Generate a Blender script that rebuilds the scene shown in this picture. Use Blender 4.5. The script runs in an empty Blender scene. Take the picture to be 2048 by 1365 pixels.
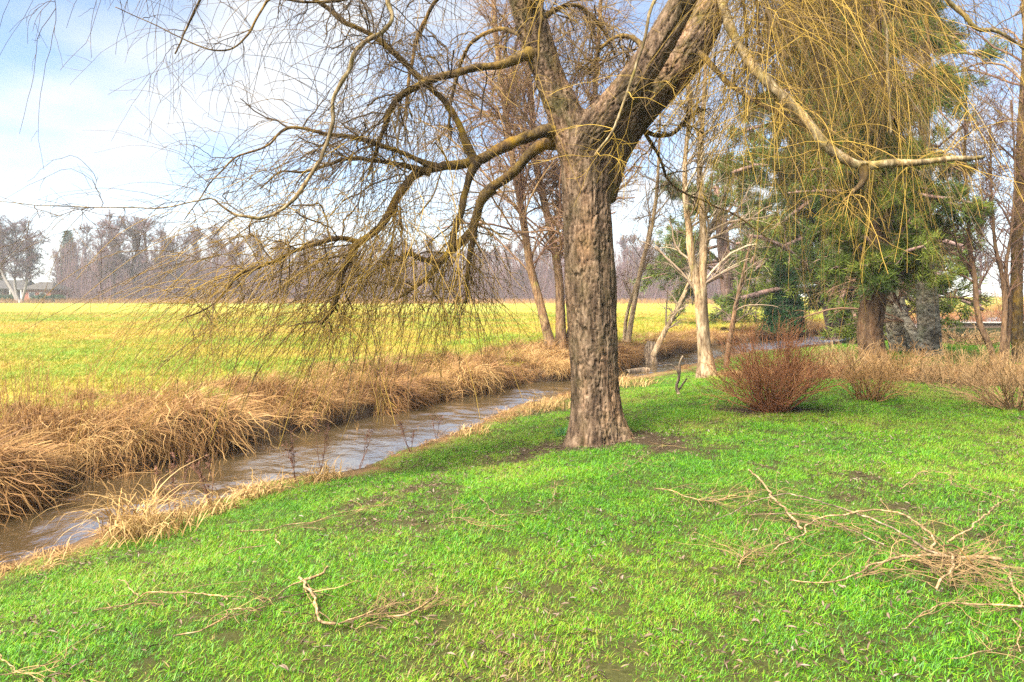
import bpy, math
import numpy as np

# ------------------------------------------------------------------ camera, world, sun, exposure
SC = bpy.context.scene
COL = SC.collection
F, HZ, CH = 1479.1, 588.0, 1.6          # focal length in photo pixels, horizon row, eye height (m)

cam_d = bpy.data.cameras.new('camera')
cam = bpy.data.objects.new('camera', cam_d)
COL.objects.link(cam)
cam.location = (0, 0, CH)
cam.rotation_euler = (math.radians(90), 0, 0)
cam_d.sensor_width = 36.0
cam_d.lens = 26.0
cam_d.shift_y = -(682.5 - HZ) / 2048.0
cam_d.clip_start, cam_d.clip_end = 0.05, 3000
SC.camera = cam

SUN_AZ, SUN_EL = math.radians(226), math.radians(52)     # azimuth clockwise from +Y
SKY_STRENGTH, EXPOSURE = 0.05, 2.42

W = bpy.data.worlds.new('World')
SC.world = W
W.use_nodes = True


def N(nt, kind, **kw):
    n = nt.nodes.new(kind)
    for k, v in kw.items():
        setattr(n, k, v)
    return n


def world_setup():
    nt = W.node_tree
    nt.nodes.clear()
    L = nt.links.new
    out = N(nt, 'ShaderNodeOutputWorld')
    bg = N(nt, 'ShaderNodeBackground')
    bg.inputs['Strength'].default_value = SKY_STRENGTH
    sky = N(nt, 'ShaderNodeTexSky', sky_type='NISHITA', sun_disc=False)
    sky.sun_elevation, sky.sun_rotation = SUN_EL, SUN_AZ
    sky.air_density, sky.dust_density, sky.ozone_density = 1.0, 0.0, 1.4
    sky.altitude = 1500
    tc = N(nt, 'ShaderNodeTexCoord')
    sep = N(nt, 'ShaderNodeSeparateXYZ')
    L(tc.outputs['Generated'], sep.inputs[0])
    # clouds lie on a flat layer: project the view direction on it
    zc = N(nt, 'ShaderNodeMath', operation='MAXIMUM')
    L(sep.outputs['Z'], zc.inputs[0]); zc.inputs[1].default_value = 0.0
    za = N(nt, 'ShaderNodeMath', operation='ADD')
    L(zc.outputs[0], za.inputs[0]); za.inputs[1].default_value = 0.22
    dx = N(nt, 'ShaderNodeMath', operation='DIVIDE'); L(sep.outputs['X'], dx.inputs[0]); L(za.outputs[0], dx.inputs[1])
    dy = N(nt, 'ShaderNodeMath', operation='DIVIDE'); L(sep.outputs['Y'], dy.inputs[0]); L(za.outputs[0], dy.inputs[1])
    cb = N(nt, 'ShaderNodeCombineXYZ'); L(dx.outputs[0], cb.inputs[0]); L(dy.outputs[0], cb.inputs[1])
    mp = N(nt, 'ShaderNodeMapping'); L(cb.outputs[0], mp.inputs[0])
    mp.inputs['Location'].default_value = (3.3, 1.7, 0.0)
    n1 = N(nt, 'ShaderNodeTexNoise'); L(mp.outputs[0], n1.inputs['Vector'])
    n1.inputs['Scale'].default_value = 1.25; n1.inputs['Detail'].default_value = 9; n1.inputs['Roughness'].default_value = 0.52
    n1.inputs['Distortion'].default_value = 0.25
    r = N(nt, 'ShaderNodeValToRGB')
    r.color_ramp.elements[0].position = 0.46; r.color_ramp.elements[0].color = (0.05, 0.05, 0.05, 1)
    r.color_ramp.elements[1].position = 0.66; r.color_ramp.elements[1].color = (0.97, 0.97, 0.97, 1)
    L(n1.outputs['Fac'], r.inputs[0])
    # the layer is seen edge-on towards the horizon, where it closes up
    ho = N(nt, 'ShaderNodeMapRange', interpolation_type='SMOOTHSTEP'); L(sep.outputs['Z'], ho.inputs['Value'])
    ho.inputs['From Min'].default_value = 0.0; ho.inputs['From Max'].default_value = 0.20
    ho.inputs['To Min'].default_value = 0.75; ho.inputs['To Max'].default_value = 0.0
    mxm = N(nt, 'ShaderNodeMath', operation='MAXIMUM'); L(r.outputs[0], mxm.inputs[0]); L(ho.outputs[0], mxm.inputs[1])
    mx = N(nt, 'ShaderNodeMixRGB'); L(mxm.outputs[0], mx.inputs[0]); L(sky.outputs[0], mx.inputs[1])
    mx.inputs[2].default_value = (3.85, 3.95, 4.08, 1)
    L(mx.outputs[0], bg.inputs['Color'])
    L(bg.outputs[0], out.inputs[0])


world_setup()

sun_d = bpy.data.lights.new('sun', 'SUN')
sun_d.energy, sun_d.angle, sun_d.color = 5.0, math.radians(46), (1.0, 0.95, 0.87)
sun = bpy.data.objects.new('sun', sun_d)
COL.objects.link(sun)
sun.location = (-20, -20, 40)
sun.rotation_euler = (math.pi / 2 - SUN_EL, 0, math.pi - SUN_AZ)

vs = SC.view_settings
vs.view_transform, vs.look, vs.exposure, vs.gamma = 'Standard', 'None', EXPOSURE, 1.0
vs.use_curve_mapping = False
cy = SC.cycles
cy.use_denoising = False
SC.render.filter_size = 1.1
cy.max_bounces, cy.diffuse_bounces, cy.glossy_bounces = 6, 3, 3
cy.transmission_bounces, cy.volume_bounces, cy.transparent_max_bounces = 3, 1, 8
cy.use_adaptive_sampling = True
cy.adaptive_threshold = 0.008

RNG = np.random.default_rng(7)

# ------------------------------------------------------------------ helpers


def P(px, py, d):
    """photo pixel + distance -> world point"""
    return np.array([(px - 1024) / F * d, d, CH - (py - HZ) / F * d])


def G(px, py, z=0.0):
    """photo pixel -> point on the level z"""
    return P(px, py, (CH - z) * F / (py - HZ))


def hash3(ix, iy, iz, seed):
    h = (ix.astype(np.int64) * 374761393 + iy.astype(np.int64) * 668265263 + iz.astype(np.int64) * 2147483647 + seed * 1274126177) & 0xffffffff
    h = ((h ^ (h >> 13)) * 1274126177) & 0xffffffff
    h = ((h ^ (h >> 16)) * 2246822519) & 0xffffffff
    h = h ^ (h >> 15)
    return h.astype(np.float64) / 4294967295.0


def vnoise(x, y, z=None, seed=0):
    x = np.asarray(x, float); y = np.asarray(y, float)
    z = np.zeros_like(x) if z is None else np.asarray(z, float)
    fx, fy, fz = np.floor(x), np.floor(y), np.floor(z)
    tx, ty, tz = x - fx, y - fy, z - fz
    tx, ty, tz = [t * t * t * (t * (t * 6 - 15) + 10) for t in (tx, ty, tz)]
    out = 0
    for a in (0, 1):
        for b in (0, 1):
            for c in (0, 1):
                w = (tx if a else 1 - tx) * (ty if b else 1 - ty) * (tz if c else 1 - tz)
                out = out + w * hash3(fx + a, fy + b, fz + c, seed)
    return out


def fbm(x, y, z=None, seed=0, octv=4):
    z = np.zeros_like(np.asarray(x, float)) if z is None else z
    s, a, tot = 0, 1.0, 0
    for o in range(octv):
        s = s + a * vnoise(x * 2 ** o, y * 2 ** o, z * 2 ** o, seed + o * 17)
        tot += a
        a *= 0.5
    return s / tot


def sstep(a, b, x):
    t = np.clip((x - a) / (b - a), 0, 1)
    return t * t * (3 - 2 * t)


def nrm(v):
    return v / np.maximum(np.linalg.norm(v, axis=-1, keepdims=True), 1e-9)


def spline(pts, n):
    """Catmull-Rom through the rows of pts (any number of columns), n samples"""
    p = np.asarray(pts, float)
    d = np.concatenate([[0], np.cumsum(np.linalg.norm(np.diff(p[:, :3], axis=0), axis=1))])
    m = np.gradient(p, d, axis=0) if len(p) > 2 else np.repeat((p[1:] - p[:1]) / d[-1], 2, axis=0)
    s = np.linspace(0, d[-1], n)
    i = np.clip(np.searchsorted(d, s, side='right') - 1, 0, len(p) - 2)
    h = (d[i + 1] - d[i])[:, None]
    t = ((s - d[i])[:, None]) / h
    return ((2 * t**3 - 3 * t**2 + 1) * p[i] + (t**3 - 2 * t**2 + t) * h * m[i] + (-2 * t**3 + 3 * t**2) * p[i + 1] + (t**3 - t**2) * h * m[i + 1])


class MB:
    def __init__(s):
        s.v, s.q, s.t, s.c, s.n = [], [], [], [], 0

    def add(s, v, q=None, t=None, tint=0.5):
        v = np.asarray(v, float).reshape(-1, 3)
        if q is not None and len(q):
            s.q.append(np.asarray(q, np.int64) + s.n)
        if t is not None and len(t):
            s.t.append(np.asarray(t, np.int64) + s.n)
        c = np.broadcast_to(np.asarray(tint, float), (len(v),))
        s.v.append(v); s.c.append(c); s.n += len(v)

    def tubes(s, PT, RD, sides=3, tint=0.5):
        """many tubes at once: PT [N,K,3], RD [N,K]"""
        PT = np.asarray(PT, float); RD = np.asarray(RD, float)
        if len(PT) == 0:
            return
        n, k = PT.shape[:2]
        T = nrm(np.gradient(PT, axis=1))
        mt = np.abs(T.mean(axis=1))
        ref = np.zeros((n, 3)); ref[np.arange(n), np.argmin(mt + np.array([0.02, 0, 0.01]), axis=1)] = 1
        n1 = nrm(np.cross(T, ref[:, None, :])); n2 = np.cross(T, n1)
        a = np.arange(sides) * 2 * math.pi / sides
        V = PT[:, :, None, :] + RD[:, :, None, None] * (np.cos(a)[None, None, :, None] * n1[:, :, None, :] + np.sin(a)[None, None, :, None] * n2[:, :, None, :])
        idx = np.arange(n * k * sides).reshape(n, k, sides)
        A, B = idx[:, :-1], idx[:, 1:]
        Q = np.stack([A, np.roll(A, -1, 2), np.roll(B, -1, 2), B], -1).reshape(-1, 4)
        tint = np.asarray(tint, float)
        if tint.ndim == 1:
            tint = np.repeat(tint, k * sides)
        elif tint.ndim == 2:
            tint = np.repeat(tint.reshape(-1), sides)
        s.add(V.reshape(-1, 3), Q, None, tint)

    def tube(s, pts, rad, sides=6, tint=0.5, cap=True):
        pts = np.asarray(pts, float); rad = np.broadcast_to(np.asarray(rad, float), (len(pts),))
        n0 = s.n
        s.tubes(pts[None], rad[None], sides, tint)
        if cap:
            for c, off in ((pts[0], 0), (pts[-1], (len(pts) - 1) * sides)):
                b = s.n
                s.add(c[None], tint=tint)
                i = np.arange(sides)
                s.t.append(np.stack([np.full(sides, b), n0 + off + i, n0 + off + (i + 1) % sides], 1))

    def box(s, c, e, tint=0.5, ax=None):
        c = np.asarray(c, float); e = np.asarray(e, float) / 2
        k = np.array([[x, y, z] for x in (-1, 1) for y in (-1, 1) for z in (-1, 1)], float) * e
        if ax is not None:
            k = k @ np.asarray(ax, float)
        s.add(c + k, [[0, 1, 3, 2], [4, 6, 7, 5], [0, 4, 5, 1], [2, 3, 7, 6], [0, 2, 6, 4], [1, 5, 7, 3]], None, tint)

    def mesh(s, name, mat, smooth=True):
        me = bpy.data.meshes.new(name)
        v = np.concatenate(s.v) if s.v else np.zeros((0, 3))
        q = np.concatenate(s.q) if s.q else np.zeros((0, 4), int)
        t = np.concatenate(s.t) if s.t else np.zeros((0, 3), int)
        me.vertices.add(len(v)); me.vertices.foreach_set('co', v.ravel().astype(np.float32))
        nl = len(q) * 4 + len(t) * 3
        me.loops.add(nl); me.polygons.add(len(q) + len(t))
        me.loops.foreach_set('vertex_index', np.concatenate([q.ravel(), t.ravel()]).astype(np.int32))
        st = np.concatenate([np.arange(len(q)) * 4, len(q) * 4 + np.arange(len(t)) * 3]).astype(np.int32)
        me.polygons.foreach_set('loop_start', st)
        me.polygons.foreach_set('use_smooth', np.full(len(st), smooth))
        at = me.attributes.new('tint', 'FLOAT', 'POINT')
        at.data.foreach_set('value', np.concatenate(s.c).astype(np.float32) if s.c else np.zeros(0, np.float32))
        me.update(calc_edges=True)
        if mat is not None:
            me.materials.append(mat)
        return me

    def build(s, name, mat, parent=None, smooth=True, origin=None):
        if origin is not None:
            s.v = [x - np.asarray(origin, float) for x in s.v]
        o = bpy.data.objects.new(name, s.mesh(name, mat, smooth))
        COL.objects.link(o)
        if parent is not None:
            o.parent = parent
        if origin is not None and parent is None:
            o.location = origin
        return o


def tag(o, label=None, cat=None, group=None, kind=None):
    for k, v in (('label', label), ('category', cat), ('group', group), ('kind', kind)):
        if v:
            o[k] = v
    return o


def thing(name, label, cat, loc=(0, 0, 0), group=None):
    o = bpy.data.objects.new(name, None)
    o.empty_display_size = 0.2
    COL.objects.link(o)
    o.location = loc
    return tag(o, label, cat, group)


# ------------------------------------------------------------------ materials


def new_mat(name):
    m = bpy.data.materials.new(name)
    m.use_nodes = True
    nt = m.node_tree
    nt.nodes.clear()
    return m, nt, nt.links.new


def ramp(nt, cols, pos=None):
    r = N(nt, 'ShaderNodeValToRGB')
    e = r.color_ramp.elements
    pos = pos or [i / (len(cols) - 1) for i in range(len(cols))]
    e[0].position, e[1].position = pos[0], pos[-1]
    e[0].color, e[1].color = (*cols[0], 1), (*cols[-1], 1)
    for p, c in zip(pos[1:-1], cols[1:-1]):
        x = e.new(p); x.color = (*c, 1)
    return r


def mat_tint(name, cols, rough=0.75, noise=6.0, amt=0.25, inst=False, transl=0.0, spec=0.25, bump=0.0):
    """colour from the tint attribute (+ per-instance tint) through a ramp, broken up with noise"""
    m, nt, L = new_mat(name)
    out = N(nt, 'ShaderNodeOutputMaterial')
    bs = N(nt, 'ShaderNodeBsdfPrincipled')
    bs.inputs['Roughness'].default_value = rough
    bs.inputs['Specular IOR Level'].default_value = spec
    a = N(nt, 'ShaderNodeAttribute', attribute_name='tint')
    v = a.outputs['Fac']
    if inst:
        b = N(nt, 'ShaderNodeAttribute', attribute_name='itint', attribute_type='INSTANCER')
        ad = N(nt, 'ShaderNodeMath', operation='ADD'); L(v, ad.inputs[0]); L(b.outputs['Fac'], ad.inputs[1])
        sb = N(nt, 'ShaderNodeMath', operation='SUBTRACT'); L(ad.outputs[0], sb.inputs[0]); sb.inputs[1].default_value = 0.5
        v = sb.outputs[0]
    if amt > 0:
        tc = N(nt, 'ShaderNodeTexCoord')
        no = N(nt, 'ShaderNodeTexNoise'); L(tc.outputs['Object'], no.inputs['Vector'])
        no.inputs['Scale'].default_value = noise; no.inputs['Detail'].default_value = 3
        s1 = N(nt, 'ShaderNodeMath', operation='MULTIPLY_ADD'); L(no.outputs['Fac'], s1.inputs[0])
        s1.inputs[1].default_value = amt * 2; s1.inputs[2].default_value = -amt
        s2 = N(nt, 'ShaderNodeMath', operation='ADD'); L(s1.outputs[0], s2.inputs[0]); L(v, s2.inputs[1])
        v = s2.outputs[0]
    r = ramp(nt, cols)
    L(v, r.inputs[0])
    L(r.outputs[0], bs.inputs['Base Color'])
    if transl > 0:
        tr = N(nt, 'ShaderNodeBsdfTranslucent'); L(r.outputs[0], tr.inputs['Color'])
        mx = N(nt, 'ShaderNodeMixShader'); mx.inputs[0].default_value = transl
        L(bs.outputs[0], mx.inputs[1]); L(tr.outputs[0], mx.inputs[2]); L(mx.outputs[0], out.inputs[0])
    else:
        L(bs.outputs[0], out.inputs[0])
    if bump > 0:
        tc2 = N(nt, 'ShaderNodeTexCoord')
        nb = N(nt, 'ShaderNodeTexNoise'); L(tc2.outputs['Object'], nb.inputs['Vector'])
        nb.inputs['Scale'].default_value = 45; nb.inputs['Detail'].default_value = 6
        bp = N(nt, 'ShaderNodeBump'); bp.inputs['Strength'].default_value = bump; bp.inputs['Distance'].default_value = 0.02
        L(nb.outputs['Fac'], bp.inputs['Height']); L(bp.outputs[0], bs.inputs['Normal'])
    return m


def mat_bark(name, cols, lichen=(0.28, 0.26, 0.05), lich_lo=0.56, lich_hi=0.72, scale=7.0, streak=(1, 1, 0.25), bump=0.5, rough=0.9):
    m, nt, L = new_mat(name)
    out = N(nt, 'ShaderNodeOutputMaterial'); bs = N(nt, 'ShaderNodeBsdfPrincipled')
    bs.inputs['Roughness'].default_value = rough; bs.inputs['Specular IOR Level'].default_value = 0.15
    tc = N(nt, 'ShaderNodeTexCoord')
    mp = N(nt, 'ShaderNodeMapping'); L(tc.outputs['Object'], mp.inputs[0]); mp.inputs['Scale'].default_value = streak
    n1 = N(nt, 'ShaderNodeTexNoise'); L(mp.outputs[0], n1.inputs['Vector']); n1.inputs['Scale'].default_value = scale * 3; n1.inputs['Detail'].default_value = 8
    n1.inputs['Roughness'].default_value = 0.65
    n2 = N(nt, 'ShaderNodeTexNoise'); L(tc.outputs['Object'], n2.inputs['Vector']); n2.inputs['Scale'].default_value = scale * 0.45; n2.inputs['Detail'].default_value = 7
    n2.inputs['Roughness'].default_value = 0.7
    r1 = ramp(nt, cols, [0.36, 0.5, 0.64] if len(cols) == 3 else None)
    L(n1.outputs['Fac'], r1.inputs[0])
    r2 = ramp(nt, [(0, 0, 0), (1, 1, 1)], [lich_lo, lich_hi])
    L(n2.outputs['Fac'], r2.inputs[0])
    at = N(nt, 'ShaderNodeAttribute', attribute_name='tint')
    ml = N(nt, 'ShaderNodeMath', operation='MULTIPLY'); L(r2.outputs[0], ml.inputs[0]); L(at.outputs['Fac'], ml.inputs[1])
    mx = N(nt, 'ShaderNodeMixRGB'); L(ml.outputs[0], mx.inputs[0]); L(r1.outputs[0], mx.inputs[1]); mx.inputs[2].default_value = (*lichen, 1)
    n3 = N(nt, 'ShaderNodeTexNoise'); L(mp.outputs[0], n3.inputs['Vector']); n3.inputs['Scale'].default_value = scale * 0.5; n3.inputs['Detail'].default_value = 5
    r3 = ramp(nt, [(0.42, 0.40, 0.38), (1.0, 1.0, 1.0), (1.25, 1.08, 0.92)], [0.33, 0.5, 0.68])
    L(n3.outputs['Fac'], r3.inputs[0])
    m3 = N(nt, 'ShaderNodeMixRGB', blend_type='MULTIPLY'); m3.inputs[0].default_value = 1.0
    L(mx.outputs[0], m3.inputs[1]); L(r3.outputs[0], m3.inputs[2])
    L(m3.outputs[0], bs.inputs['Base Color'])
    bp = N(nt, 'ShaderNodeBump'); bp.inputs['Strength'].default_value = bump; bp.inputs['Distance'].default_value = 0.03
    L(n1.outputs['Fac'], bp.inputs['Height']); L(bp.outputs[0], bs.inputs['Normal'])
    L(bs.outputs[0], out.inputs[0])
    return m


M = {}
M['willow_bark'] = mat_bark('willow_bark', [(0.036, 0.022, 0.013), (0.118, 0.074, 0.043), (0.23, 0.157, 0.098)], lichen=(0.062, 0.052, 0.016), lich_lo=0.45, lich_hi=0.66, bump=0.9)
M['bough_bark'] = mat_bark('bough_bark', [(0.03, 0.02, 0.011), (0.07, 0.044, 0.018), (0.14, 0.09, 0.032)], lichen=(0.21, 0.13, 0.012), lich_lo=0.48, lich_hi=0.66, scale=9)
M['pale_bough'] = mat_bark('pale_bough', [(0.055, 0.038, 0.018), (0.16, 0.115, 0.055), (0.30, 0.235, 0.135)], lichen=(0.17, 0.135, 0.018), lich_lo=0.5, lich_hi=0.68, scale=9)
M['willow_twig'] = mat_tint('willow_twig', [(0.032, 0.021, 0.013), (0.10, 0.060, 0.020), (0.245, 0.15, 0.024), (0.42, 0.27, 0.04)], amt=0.12, noise=2.5)
M['alder_bark'] = mat_bark('alder_bark', [(0.07, 0.038, 0.02), (0.17, 0.10, 0.05), (0.26, 0.165, 0.085)], lich_lo=0.55, lich_hi=0.7)
M['alder_twig'] = mat_tint('alder_twig', [(0.06, 0.030, 0.021), (0.155, 0.082, 0.048), (0.27, 0.165, 0.065)], amt=0.15, noise=1.5)
M['grey_bark'] = mat_bark('grey_bark', [(0.11, 0.07, 0.036), (0.24, 0.165, 0.09), (0.34, 0.25, 0.15)], lichen=(0.30, 0.28, 0.10))
M['grey_twig'] = mat_tint('grey_twig', [(0.09, 0.06, 0.04), (0.20, 0.14, 0.085), (0.36, 0.28, 0.17)], amt=0.15, noise=1.5)
M['birch_bark'] = mat_bark('birch_bark', [(0.025, 0.02, 0.014), (0.20, 0.165, 0.115), (0.40, 0.35, 0.26)], lichen=(0.16, 0.19, 0.085), lich_lo=0.5, lich_hi=0.62, scale=3.0, streak=(1, 1, 1.6))
M['dark_bark'] = mat_bark('dark_bark', [(0.06, 0.036, 0.02), (0.13, 0.075, 0.038), (0.20, 0.125, 0.065)], lich_lo=0.6, lich_hi=0.75)
M['pine_bark'] = mat_bark('pine_bark', [(0.09, 0.06, 0.05), (0.19, 0.12, 0.10), (0.29, 0.19, 0.16)], lich_lo=0.62, lich_hi=0.75, scale=4)
M['needles'] = mat_tint('needles', [(0.016, 0.034, 0.005), (0.052, 0.082, 0.007), (0.115, 0.135, 0.011), (0.20, 0.165, 0.028)], amt=0.18, noise=0.9, transl=0.15)
M['cypress'] = mat_tint('cypress', [(0.010, 0.036, 0.012), (0.02, 0.065, 0.016), (0.045, 0.11, 0.02)], amt=0.15, noise=2, transl=0.15)
M['far_twig'] = mat_tint('far_twig', [(0.052, 0.026, 0.028), (0.095, 0.050, 0.050), (0.15, 0.085, 0.072)], amt=0.12, noise=0.12)
M['far_birch'] = mat_tint('far_birch', [(0.12, 0.10, 0.09), (0.24, 0.21, 0.19)], amt=0.15, noise=1)
M['far_spruce'] = mat_tint('far_spruce', [(0.018, 0.045, 0.032), (0.045, 0.085, 0.05)], amt=0.2, noise=0.4)
M['shrub_red'] = mat_tint('shrub_red', [(0.06, 0.02, 0.009), (0.17, 0.062, 0.022), (0.31, 0.14, 0.055)], amt=0.12, noise=3)
M['shrub_tan'] = mat_tint('shrub_tan', [(0.09, 0.048, 0.02), (0.22, 0.125, 0.05), (0.37, 0.235, 0.10)], amt=0.12, noise=3)
M['shrub_orange'] = mat_tint('shrub_orange', [(0.08, 0.036, 0.012), (0.20, 0.10, 0.03), (0.33, 0.19, 0.06)], amt=0.12, noise=3)
M['lawn_blade'] = mat_tint('lawn_blade', [(0.20, 0.13, 0.045), (0.18, 0.26, 0.004), (0.11, 0.275, 0.002), (0.06, 0.21, 0.003), (0.025, 0.09, 0.005)], rough=0.5, amt=0.0, inst=True, transl=0.22, spec=0.3)
M['field_blade'] = mat_tint('field_blade', [(0.12, 0.21, 0.012), (0.225, 0.225, 0.018), (0.33, 0.235, 0.032), (0.37, 0.22, 0.055)], rough=0.6, amt=0.0, inst=True, transl=0.3)
M['dry_grass'] = mat_tint('dry_grass', [(0.05, 0.022, 0.008), (0.165, 0.078, 0.025), (0.31, 0.17, 0.058), (0.46, 0.30, 0.115)], rough=0.65, amt=0.0, inst=True, transl=0.25)
M['straw'] = mat_tint('straw', [(0.13, 0.068, 0.022), (0.31, 0.185, 0.062), (0.50, 0.34, 0.13)], rough=0.6, amt=0.1, noise=4, transl=0.25)
M['leaf_litter'] = mat_tint('leaf_litter', [(0.035, 0.022, 0.014), (0.10, 0.062, 0.036), (0.15, 0.105, 0.07), (0.20, 0.165, 0.13)], rough=0.7, amt=0.0, inst=True, transl=0.1)
M['weed'] = mat_tint('weed', [(0.05, 0.022, 0.014), (0.13, 0.055, 0.03), (0.22, 0.11, 0.06)], amt=0.12, noise=5)
M['daffodil'] = mat_tint('daffodil', [(0.03, 0.11, 0.035), (0.06, 0.20, 0.06), (0.10, 0.28, 0.10)], rough=0.45, amt=0.1, noise=8, transl=0.3)
M['cut_wood'] = mat_bark('cut_wood', [(0.09, 0.055, 0.026), (0.22, 0.145, 0.07), (0.38, 0.275, 0.155)], lichen=(0.33, 0.26, 0.08), scale=12)
M['orange_twig'] = mat_tint('orange_twig', [(0.055, 0.036, 0.02), (0.15, 0.092, 0.038), (0.28, 0.18, 0.07)], amt=0.12, noise=4)
M['brick'] = mat_tint('brick', [(0.16, 0.055, 0.035), (0.27, 0.095, 0.06)], amt=0.3, noise=3)
M['roof_felt'] = mat_tint('roof_felt', [(0.02, 0.016, 0.013), (0.045, 0.036, 0.028)], amt=0.3, noise=2)
M['white_paint'] = mat_tint('white_paint', [(0.30, 0.29, 0.27), (0.40, 0.39, 0.37)], amt=0.2, noise=2)
M['dark_glass'] = mat_tint('dark_glass', [(0.02, 0.022, 0.025), (0.04, 0.042, 0.046)], rough=0.15, amt=0.1, spec=0.6)
M['deck_wood'] = mat_tint('deck_wood', [(0.20, 0.12, 0.07), (0.36, 0.28, 0.2), (0.5, 0.45, 0.38)], amt=0.2, noise=2)
M['hedge_leaf'] = mat_tint('hedge_leaf', [(0.02, 0.045, 0.02), (0.05, 0.09, 0.03)], amt=0.2, noise=1)
M['log'] = mat_bark('log', [(0.05, 0.036, 0.024), (0.12, 0.085, 0.055), (0.30, 0.23, 0.15)], lich_lo=0.6, lich_hi=0.75, scale=6)


def ground_mat():
    m, nt, L = new_mat('ground_cover')
    out = N(nt, 'ShaderNodeOutputMaterial'); bs = N(nt, 'ShaderNodeBsdfPrincipled')
    bs.inputs['Roughness'].default_value = 0.95; bs.inputs['Specular IOR Level'].default_value = 0.05
    a = N(nt, 'ShaderNodeAttribute', attribute_name='gcol')
    tc = N(nt, 'ShaderNodeTexCoord')
    n1 = N(nt, 'ShaderNodeTexNoise'); L(tc.outputs['Object'], n1.inputs['Vector']); n1.inputs['Scale'].default_value = 30; n1.inputs['Detail'].default_value = 9
    n1.inputs['Roughness'].default_value = 0.75
    r = ramp(nt, [(0.45, 0.45, 0.45), (1.0, 1.0, 1.0), (1.5, 1.45, 1.35)], [0.3, 0.5, 0.7])
    L(n1.outputs['Fac'], r.inputs[0])
    mx = N(nt, 'ShaderNodeMixRGB', blend_type='MULTIPLY'); mx.inputs[0].default_value = 0.7
    L(a.outputs['Color'], mx.inputs[1]); L(r.outputs[0], mx.inputs[2])
    L(mx.outputs[0], bs.inputs['Base Color'])
    bp = N(nt, 'ShaderNodeBump'); bp.inputs['Strength'].default_value = 0.6; bp.inputs['Distance'].default_value = 0.05
    L(n1.outputs['Fac'], bp.inputs['Height']); L(bp.outputs[0], bs.inputs['Normal'])
    L(bs.outputs[0], out.inputs[0])
    return m


def water_mat():
    m, nt, L = new_mat('stream_water')
    out = N(nt, 'ShaderNodeOutputMaterial')
    df = N(nt, 'ShaderNodeBsdfDiffuse'); df.inputs['Color'].default_value = (0.045, 0.031, 0.014, 1)
    gl = N(nt, 'ShaderNodeBsdfGlossy'); gl.inputs['Roughness'].default_value = 0.07; gl.inputs['Color'].default_value = (0.96, 0.95, 0.95, 1)
    fr = N(nt, 'ShaderNodeFresnel'); fr.inputs['IOR'].default_value = 8.0
    tc = N(nt, 'ShaderNodeTexCoord')
    n2 = N(nt, 'ShaderNodeTexNoise'); L(tc.outputs['Object'], n2.inputs['Vector']); n2.inputs['Scale'].default_value = 14; n2.inputs['Detail'].default_value = 3
    bp = N(nt, 'ShaderNodeBump'); bp.inputs['Strength'].default_value = 0.4; bp.inputs['Distance'].default_value = 0.02
    L(n2.outputs['Fac'], bp.inputs['Height'])
    for n in (df, gl, fr):
        L(bp.outputs[0], n.inputs['Normal'])
    mx = N(nt, 'ShaderNodeMixShader'); L(fr.outputs[0], mx.inputs[0]); L(df.outputs[0], mx.inputs[1]); L(gl.outputs[0], mx.inputs[2])
    L(mx.outputs[0], out.inputs[0])
    return m


# ------------------------------------------------------------------ terrain
ZW = -0.5
near_px = [(0, 1130), (130, 1100), (230, 1062), (340, 1030), (480, 985), (600, 957), (700, 943), (800, 905), (900, 872), (970, 838), (1040, 812), (1140, 786), (1250, 760), (1329, 746), (1395, 728), (1445, 716), (1500, 706), (1600, 695)]
far_px = [(0, 1022), (130, 972), (280, 938), (380, 906), (500, 880), (640, 855), (760, 828), (860, 805), (950, 785), (1050, 768), (1120, 760), (1190, 748), (1255, 735), (1322, 721), (1384, 703), (1441, 690), (1500, 683), (1600, 676)]
NEAR = np.array([(-9.5, -8), (-7.4, -1), (-5.6, 3.3)] + [tuple(G(x, y, ZW)[:2]) for x, y in near_px] + [(22, 41), (60, 70)])
FAR = np.array([(-12.5, -8), (-9.6, 0), (-6.9, 4.6)] + [tuple(G(x, y, ZW)[:2]) for x, y in far_px] + [(24, 49), (60, 80)])


def poly_sd(px, py, line):
    """signed distance to a polyline (positive to its right looking along it)"""
    best = np.full(px.shape, 1e9); sgn = np.ones(px.shape)
    for (ax, ay), (bx, by) in zip(line[:-1], line[1:]):
        ux, uy = bx - ax, by - ay
        l2 = ux * ux + uy * uy
        t = np.clip(((px - ax) * ux + (py - ay) * uy) / l2, 0, 1)
        dx, dy = px - (ax + t * ux), py - (ay + t * uy)
        d = np.hypot(dx, dy)
        c = np.where(ux * (py - ay) - uy * (px - ax) > 0, -1.0, 1.0)
        up = d < best
        best = np.where(up, d, best); sgn = np.where(up, c, sgn)
    return best * sgn


def sds(x, y):
    x = np.asarray(x, float); y = np.asarray(y, float)
    wob = 0.22 * (vnoise(x * 1.1, y * 1.1, seed=3) - 0.5)
    return poly_sd(x, y, NEAR) + wob, -poly_sd(x, y, FAR) + 1.6 * wob


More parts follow.
